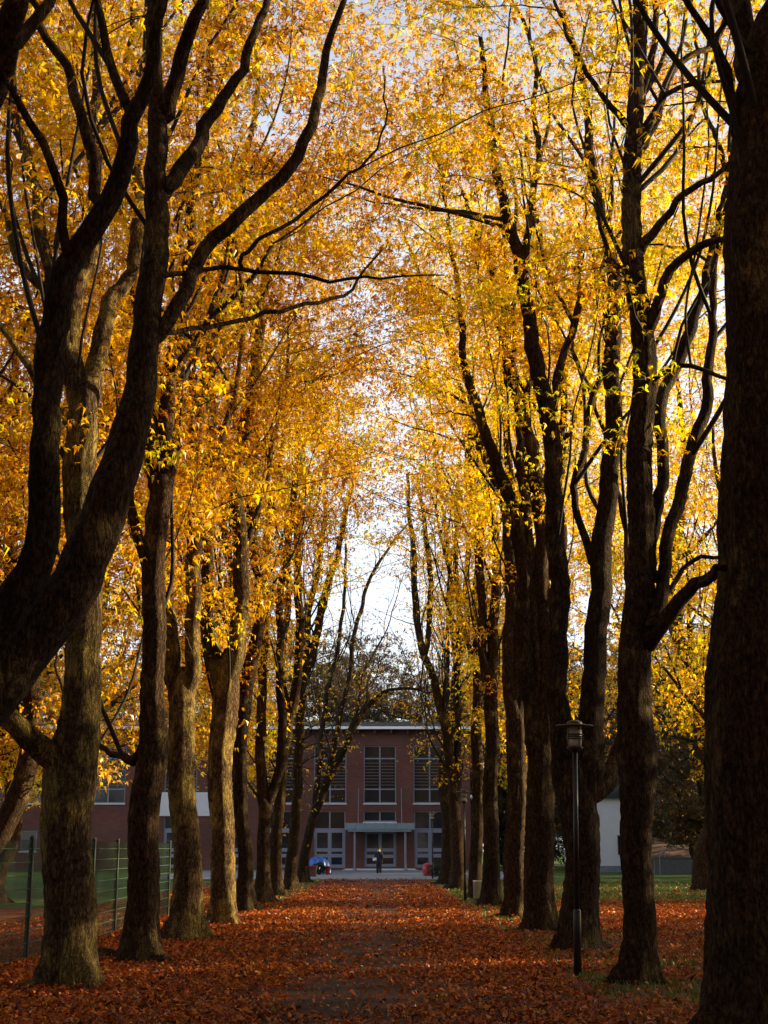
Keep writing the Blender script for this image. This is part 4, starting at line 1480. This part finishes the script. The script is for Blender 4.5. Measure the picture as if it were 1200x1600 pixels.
part('disc_hat', MB().lathe([(.10, ZH + .301), (.255, ZH + .298), (.268, ZH + .304), (.255, ZH + .312), (.11, ZH + .33), (.10, ZH + .36), (.05, ZH + .385), (.01, ZH + .39)], 32), M_BLACK, lamp)
p1 = G(727, 1408)
dup(lamp, p1, .3, (1, 1, 1.05), 'lamp post with a sunlit lantern in front of the seventh right trunk', LG)
dup(lamp, P(676, 1370, 80.0) * np.array([1, 1, 0]), .8, (1, 1, 1.08), 'distant lamp post standing before the right bay of the brick facade', LG)

# ------------------------------------------------------------------ litter bin
pb_ = G(749, 1412)
bn_ = thing('litter_bin', 'round brushed steel litter bin on a side post by the right verge', 'litter bin', pb_)
part('drum', MB().lathe([(.17, .16), (.185, .17), (.185, .66), (.19, .665), (.19, .69), (.165, .69), (.165, .30)], 28, cap=False), M_STEEL, bn_, True)
part('liner', MB().lathe([(.05, .02), (.15, .05), (.155, .158)], 20), M_BLACK, bn_)
part('post', MB().bar((.215, -.05, -.1), (.215, -.05, .74), .022), M_BLACK, bn_)
part('bracket', MB().box(.17, .21, -.065, -.035, .5, .56), M_BLACK, bn_)

# ------------------------------------------------------------------ person
pp = G(592, 1366)
per = thing('person', 'person in a dark coat with a bright yellow collar, seen from behind, holding white paper', 'person', pp)


def skin_mesh(name, verts, edges, radii, root=0, sub=2):
    me = bpy.data.meshes.new(name)
    me.from_pydata(verts, edges, [])
    o = bpy.data.objects.new(name, me)
    COL.objects.link(o)
    md = o.modifiers.new('skin', 'SKIN')
    md.use_smooth_shade = True
    sv = me.skin_vertices[0].data
    for k, r in enumerate(radii):
        sv[k].radius = r if isinstance(r, tuple) else (r, r)
        sv[k].use_root = (k == root)
    s_ = o.modifiers.new('sub', 'SUBSURF')
    s_.levels = s_.render_levels = sub
    return o


bv = [(0, 0, .95), (0, .0, 1.15), (0, .0, 1.36), (0, -.01, 1.47), (0, -.02, 1.55), (0, -.015, 1.64), (0, -.01, 1.72),
      (.09, 0, .88), (.095, -.01, .48), (.10, .13, .10), (.105, -.01, .045),
      (-.09, 0, .88), (-.09, .0, .48), (-.085, -.06, .09), (-.09, -.20, .04),
      (.18, 0, 1.38), (.23, .02, 1.12), (.22, -.03, .88), (.22, -.05, .80),
      (-.18, 0, 1.38), (-.24, .03, 1.12), (-.25, -.10, .96), (-.26, -.17, .93)]
be = [(0, 1), (1, 2), (2, 3), (3, 4), (4, 5), (5, 6), (0, 7), (7, 8), (8, 9), (9, 10), (0, 11), (11, 12), (12, 13), (13, 14),
      (2, 15), (15, 16), (16, 17), (17, 18), (2, 19), (19, 20), (20, 21), (21, 22)]
brd = [(.15, .11), (.14, .10), (.16, .11), .06, .075, .098, .07, .095, .062, .045, .04, .095, .062, .045, .04, .06, .048, .034, .03, .06, .048, .034, .03]
# the figure faces the building (+y): mirror the y of feet and hands
bv = [(x, -y, z) for x, y, z in bv]
body = skin_mesh('body', bv, be, brd)
body.data.materials.append(M_SKIN)
body.parent = per
# fingers of both hands
def hand(wx, wy, wz, sgn):
    vs, es, rs = [(wx, wy, wz)], [], [.022]
    for k in range(4):
        b0 = len(vs)
        ox = (k - 1.5) * .018
        ln = (.062, .07, .066, .052)[k]
        vs += [(wx + sgn * .004, wy + ox, wz - .05), (wx + sgn * .002, wy + ox, wz - .05 - ln * .55), (wx - sgn * .012, wy + ox, wz - .05 - ln)]
        es += [(0, b0), (b0, b0 + 1), (b0 + 1, b0 + 2)]
        rs += [.010, .009, .008]
    b0 = len(vs)
    vs += [(wx - sgn * .012, wy + .03, wz - .03), (wx - sgn * .018, wy + .045, wz - .06)]
    es += [(0, b0), (b0, b0 + 1)]
    rs += [.011, .009]
    h_ = skin_mesh('hand', vs, es, rs, 0, 1)
    h_.data.materials.append(M_SKIN)
    h_.parent = per


hand(.22, .055, .82, 1)
hand(-.262, .175, .945, -1)
coat = MB()
prof = [(.17, .12, .80), (.185, .135, .92), (.175, .128, 1.05), (.175, .125, 1.18), (.205, .135, 1.33), (.19, .12, 1.41), (.12, .095, 1.47), (.085, .085, 1.50)]
nn = 24
vs, fs = [], []
for (a, b, z_) in prof:
    for i_ in range(nn):
        t_ = 2 * math.pi * i_ / nn
        wv_ = 1 + .02 * math.sin(5 * t_ + z_ * 9)
        vs.append((a * math.cos(t_) * wv_, b * math.sin(t_) * wv_, z_))
for k in range(len(prof) - 1):
    for i_ in range(nn):
        j_ = (i_ + 1) % nn
        fs.append((k * nn + i_, k * nn + j_, k * nn + nn + j_, k * nn + nn + i_))
coat.add(vs, fs)
part('coat', coat, M_NAVY, per, True)
for sgn, pts in ((1, [bv[15], bv[16], bv[17]]), (-1, [bv[19], bv[20], bv[21]])):
    T_ = Tubes()
    pts = np.array([(sgn * .13, 0, 1.40)] + [tuple(p) for p in pts])
    q = spline(pts, .05)
    T_.tube(q, np.linspace(.078, .052, len(q)), 14, cap=False)
    link('sleeve', T_.mesh('sleeve', (0, 0, 0)), M_NAVY, per)
for sgn, pts in ((1, [bv[7], bv[8], bv[9]]), (-1, [bv[11], bv[12], bv[13]])):
    T_ = Tubes()
    q = spline(np.array([tuple(p) for p in pts]), .05)
    T_.tube(q, np.linspace(.112, .075, len(q)), 14, cap=False)
    link('trouser_leg', T_.mesh('trouser_leg', (0, 0, 0)), M_TROU, per)
for s_ in (10, 14):
    x_, y_, _ = bv[s_]
    part('shoe', MB().box(x_ - .048, x_ + .048, y_ - .19, y_ + .07, .0, .09, .03), M_BLACK, per)
part('collar', MB().lathe([(.112, 1.475), (.098, 1.50), (.090, 1.545), (.082, 1.545)], 20, cap=False), M_HIVIS, per, True)
hr = MB()
hp = []
for k in range(7):
    t_ = k / 6 * math.pi * .58
    hp.append((.112 * math.sin(t_) + .002, 1.685 + .118 * math.cos(t_)))
hr.lathe(list(reversed(hp)), 20, (0, .0), cap=False)
part('hair', hr, M_HAIR, per, True)
fc = MB()
for sx in (-.035, .035):
    fc.lathe([(.002, 1.662), (.010, 1.668), (.010, 1.676), (.002, 1.682)], 8, (sx, .105))
part('eyes', fc, M_BLACK, per)
part('nose', MB().bar((0, .10, 1.665), (0, .128, 1.635), .008, 8, .014), M_SKIN, per)
for sx in (-1, 1):
    part('ear', MB().lathe([(.004, 1.615), (.016, 1.63), (.018, 1.66), (.006, 1.675)], 8, (sx * .10, 0)), M_SKIN, per)
sheet = MB().add([(-.40, .12, .86), (-.16, .20, .90), (-.17, .23, 1.08), (-.41, .15, 1.04),
                  (-.40, .123, .86), (-.16, .203, .90), (-.17, .233, 1.08), (-.41, .153, 1.04)],
                 [(0, 1, 2, 3), (7, 6, 5, 4), (0, 4, 5, 1), (1, 5, 6, 2), (2, 6, 7, 3), (3, 7, 4, 0)])
# the paper is held at the left hip
sh = thing('paper_sheet', 'white sheet of paper in the left hand of the person in the dark coat', 'paper', pp)
part('sheet', MB().add([(v[0] + .0, v[1] - .30, v[2]) for v in sheet.v], sheet.f), M_PAPER, sh)

# ------------------------------------------------------------------ things by the plaza
rngp = np.random.default_rng(9)


def leafy(name, label, cat, loc, sx, sy, sz, n, group=None, ls=1.0):
    t = thing(name, label, cat, loc, group)
    u = rngp.normal(0, 1, (n, 3))
    u /= np.linalg.norm(u, axis=1)[:, None]
    rad = rngp.uniform(.55, 1.0, n)[:, None]
    C = u * rad * np.array([sx, sy, sz]) * (1 + .15 * np.sin(u[:, :1] * 5 + u[:, 1:2] * 4)) + np.array([0, 0, sz * .95])
    C[:, 2] = np.abs(C[:, 2]) + .05
    link('foliage', leaves_mesh('foliage', C, rngp.uniform(.06, .12, n) * ls, rngp.random(n), 'tri', rngp, (0, 0, 0)), M_SHRUB, t)
    s2 = MB()
    for k in range(6):
        a = k * 1.05
        s2.bar((0, 0, -.05), (sx * .6 * math.cos(a), sy * .6 * math.sin(a), sz * 1.2), .015)
    part('stem', s2, M_TWIG, t)
    return t


pt = P(498, 1362, 92.0)
leafy('shrub', 'dark clipped shrub in front of the blue tarpaulin left of the entrance', 'shrub', (pt[0], 92, .05), .50, .45, .36, 1400)
leafy('shrub', 'dark shrub right of the red bin at the right end of the plaza', 'shrub', (X(688, 84), 84, 0), .85, .6, .42, 1800)
for k, (x, y) in enumerate([(12, 119), (16.5, 117), (21, 119), (26, 117), (31, 119), (36.5, 117), (42, 119)]):
    leafy('bush', 'broad dark bush at the foot of the shaded wood beyond the lawn', 'bush', (x, y, 0), 2.9, 1.8, 1.7 + .25 * math.sin(k * 2.3), 2600, 'bushes along the shaded wood', 3.2)
pl = thing('planter_box', 'low brown planter box left of the plaza', 'planter', (X(486, 86), 86, 0))
pw = MB()
pw.box(-.36, .36, -.3, .3, .0, .55, .02)
pw.box(-.40, .40, -.34, .34, .552, .62, .02)
part('box', pw, M_SOIL, pl)
part('rim', MB().box(-.42, .42, -.36, .36, .622, .66, .01), M_RED, pl)

tp = thing('tarpaulin_heap', 'crumpled blue tarpaulin heaped left of the entrance', 'tarpaulin', (X(497, 96), 96, .05))
V, Q = [], []
na, nr = 40, 16
for j_ in range(nr):
    u = j_ / (nr - 1)
    for i_ in range(na):
        a = 2 * math.pi * i_ / na
        r = u * (.74 + .16 * math.sin(3 * a + 1) + .05 * math.sin(7 * a))
        z_ = 0.98 * (1 - u ** 4) * (1 + .18 * math.sin(2 * a + 1.2) * u + .10 * math.sin(5 * a + u * 7) * u) + .07 * math.sin(9 * a + 9 * u) * u
        V.append((r * math.cos(a), r * .7 * math.sin(a), max(0.0, z_) + .005))
for j_ in range(nr - 1):
    for i_ in range(na):
        k = (i_ + 1) % na
        Q.append((j_ * na + i_, j_ * na + k, j_ * na + na + k, j_ * na + na + i_))
link('cover', mesh_np('cover', np.array(V), np.array(Q), False), M_BLUE, tp)
part('rope', MB().bar((.5, -.35, .04), (.95, -.5, .02), .012).bar((-.4, -.4, .03), (-.7, -.5, .02), .012), M_FRAME, tp)
bpole = thing('leaning_pole', 'thin white pole leaning beside the blue tarpaulin', 'pole', (X(481, 96), 96, .05))
part('shaft', MB().bar((0, 0, 0), (.12, .1, 1.62), .05, 10, .02), M_FRAME, bpole)
part('foot', MB().lathe([(.12, 0), (.12, .04), (.05, .06)], 14), M_CONC, bpole)
bk_ = thing('red_bucket', 'small red bucket beside the dark shrub left of the entrance', 'bucket', (X(513, 92), 92, .05))
part('shell', MB().lathe([(.13, .0), (.17, .50), (.18, .50), (.18, .53), (.15, .53), (.12, .05)], 18, cap=False), M_RED, bk_, True)
part('handle', MB().bar((-.17, 0, .5), (0, 0, .62), .008).bar((0, 0, .62), (.17, 0, .5), .008), M_FRAME, bk_)
rb = thing('red_bin', 'rounded red plastic bin at the right end of the plaza', 'bin', (X(668, 88), 88, .045))
part('body', MB().lathe([(.24, .0), (.31, .12), (.34, .40), (.32, .56), (.30, .58)], 24), M_RED, rb, True)
part('lid', MB().lathe([(.33, .585), (.33, .62), (.24, .72), (.05, .77)], 24), M_RED, rb, True)
part('handle', MB().bar((-.08, 0, .76), (-.05, 0, .83), .02).bar((-.05, 0, .83), (.05, 0, .83), .02).bar((.05, 0, .83), (.08, 0, .76), .02), M_BLACK, rb)
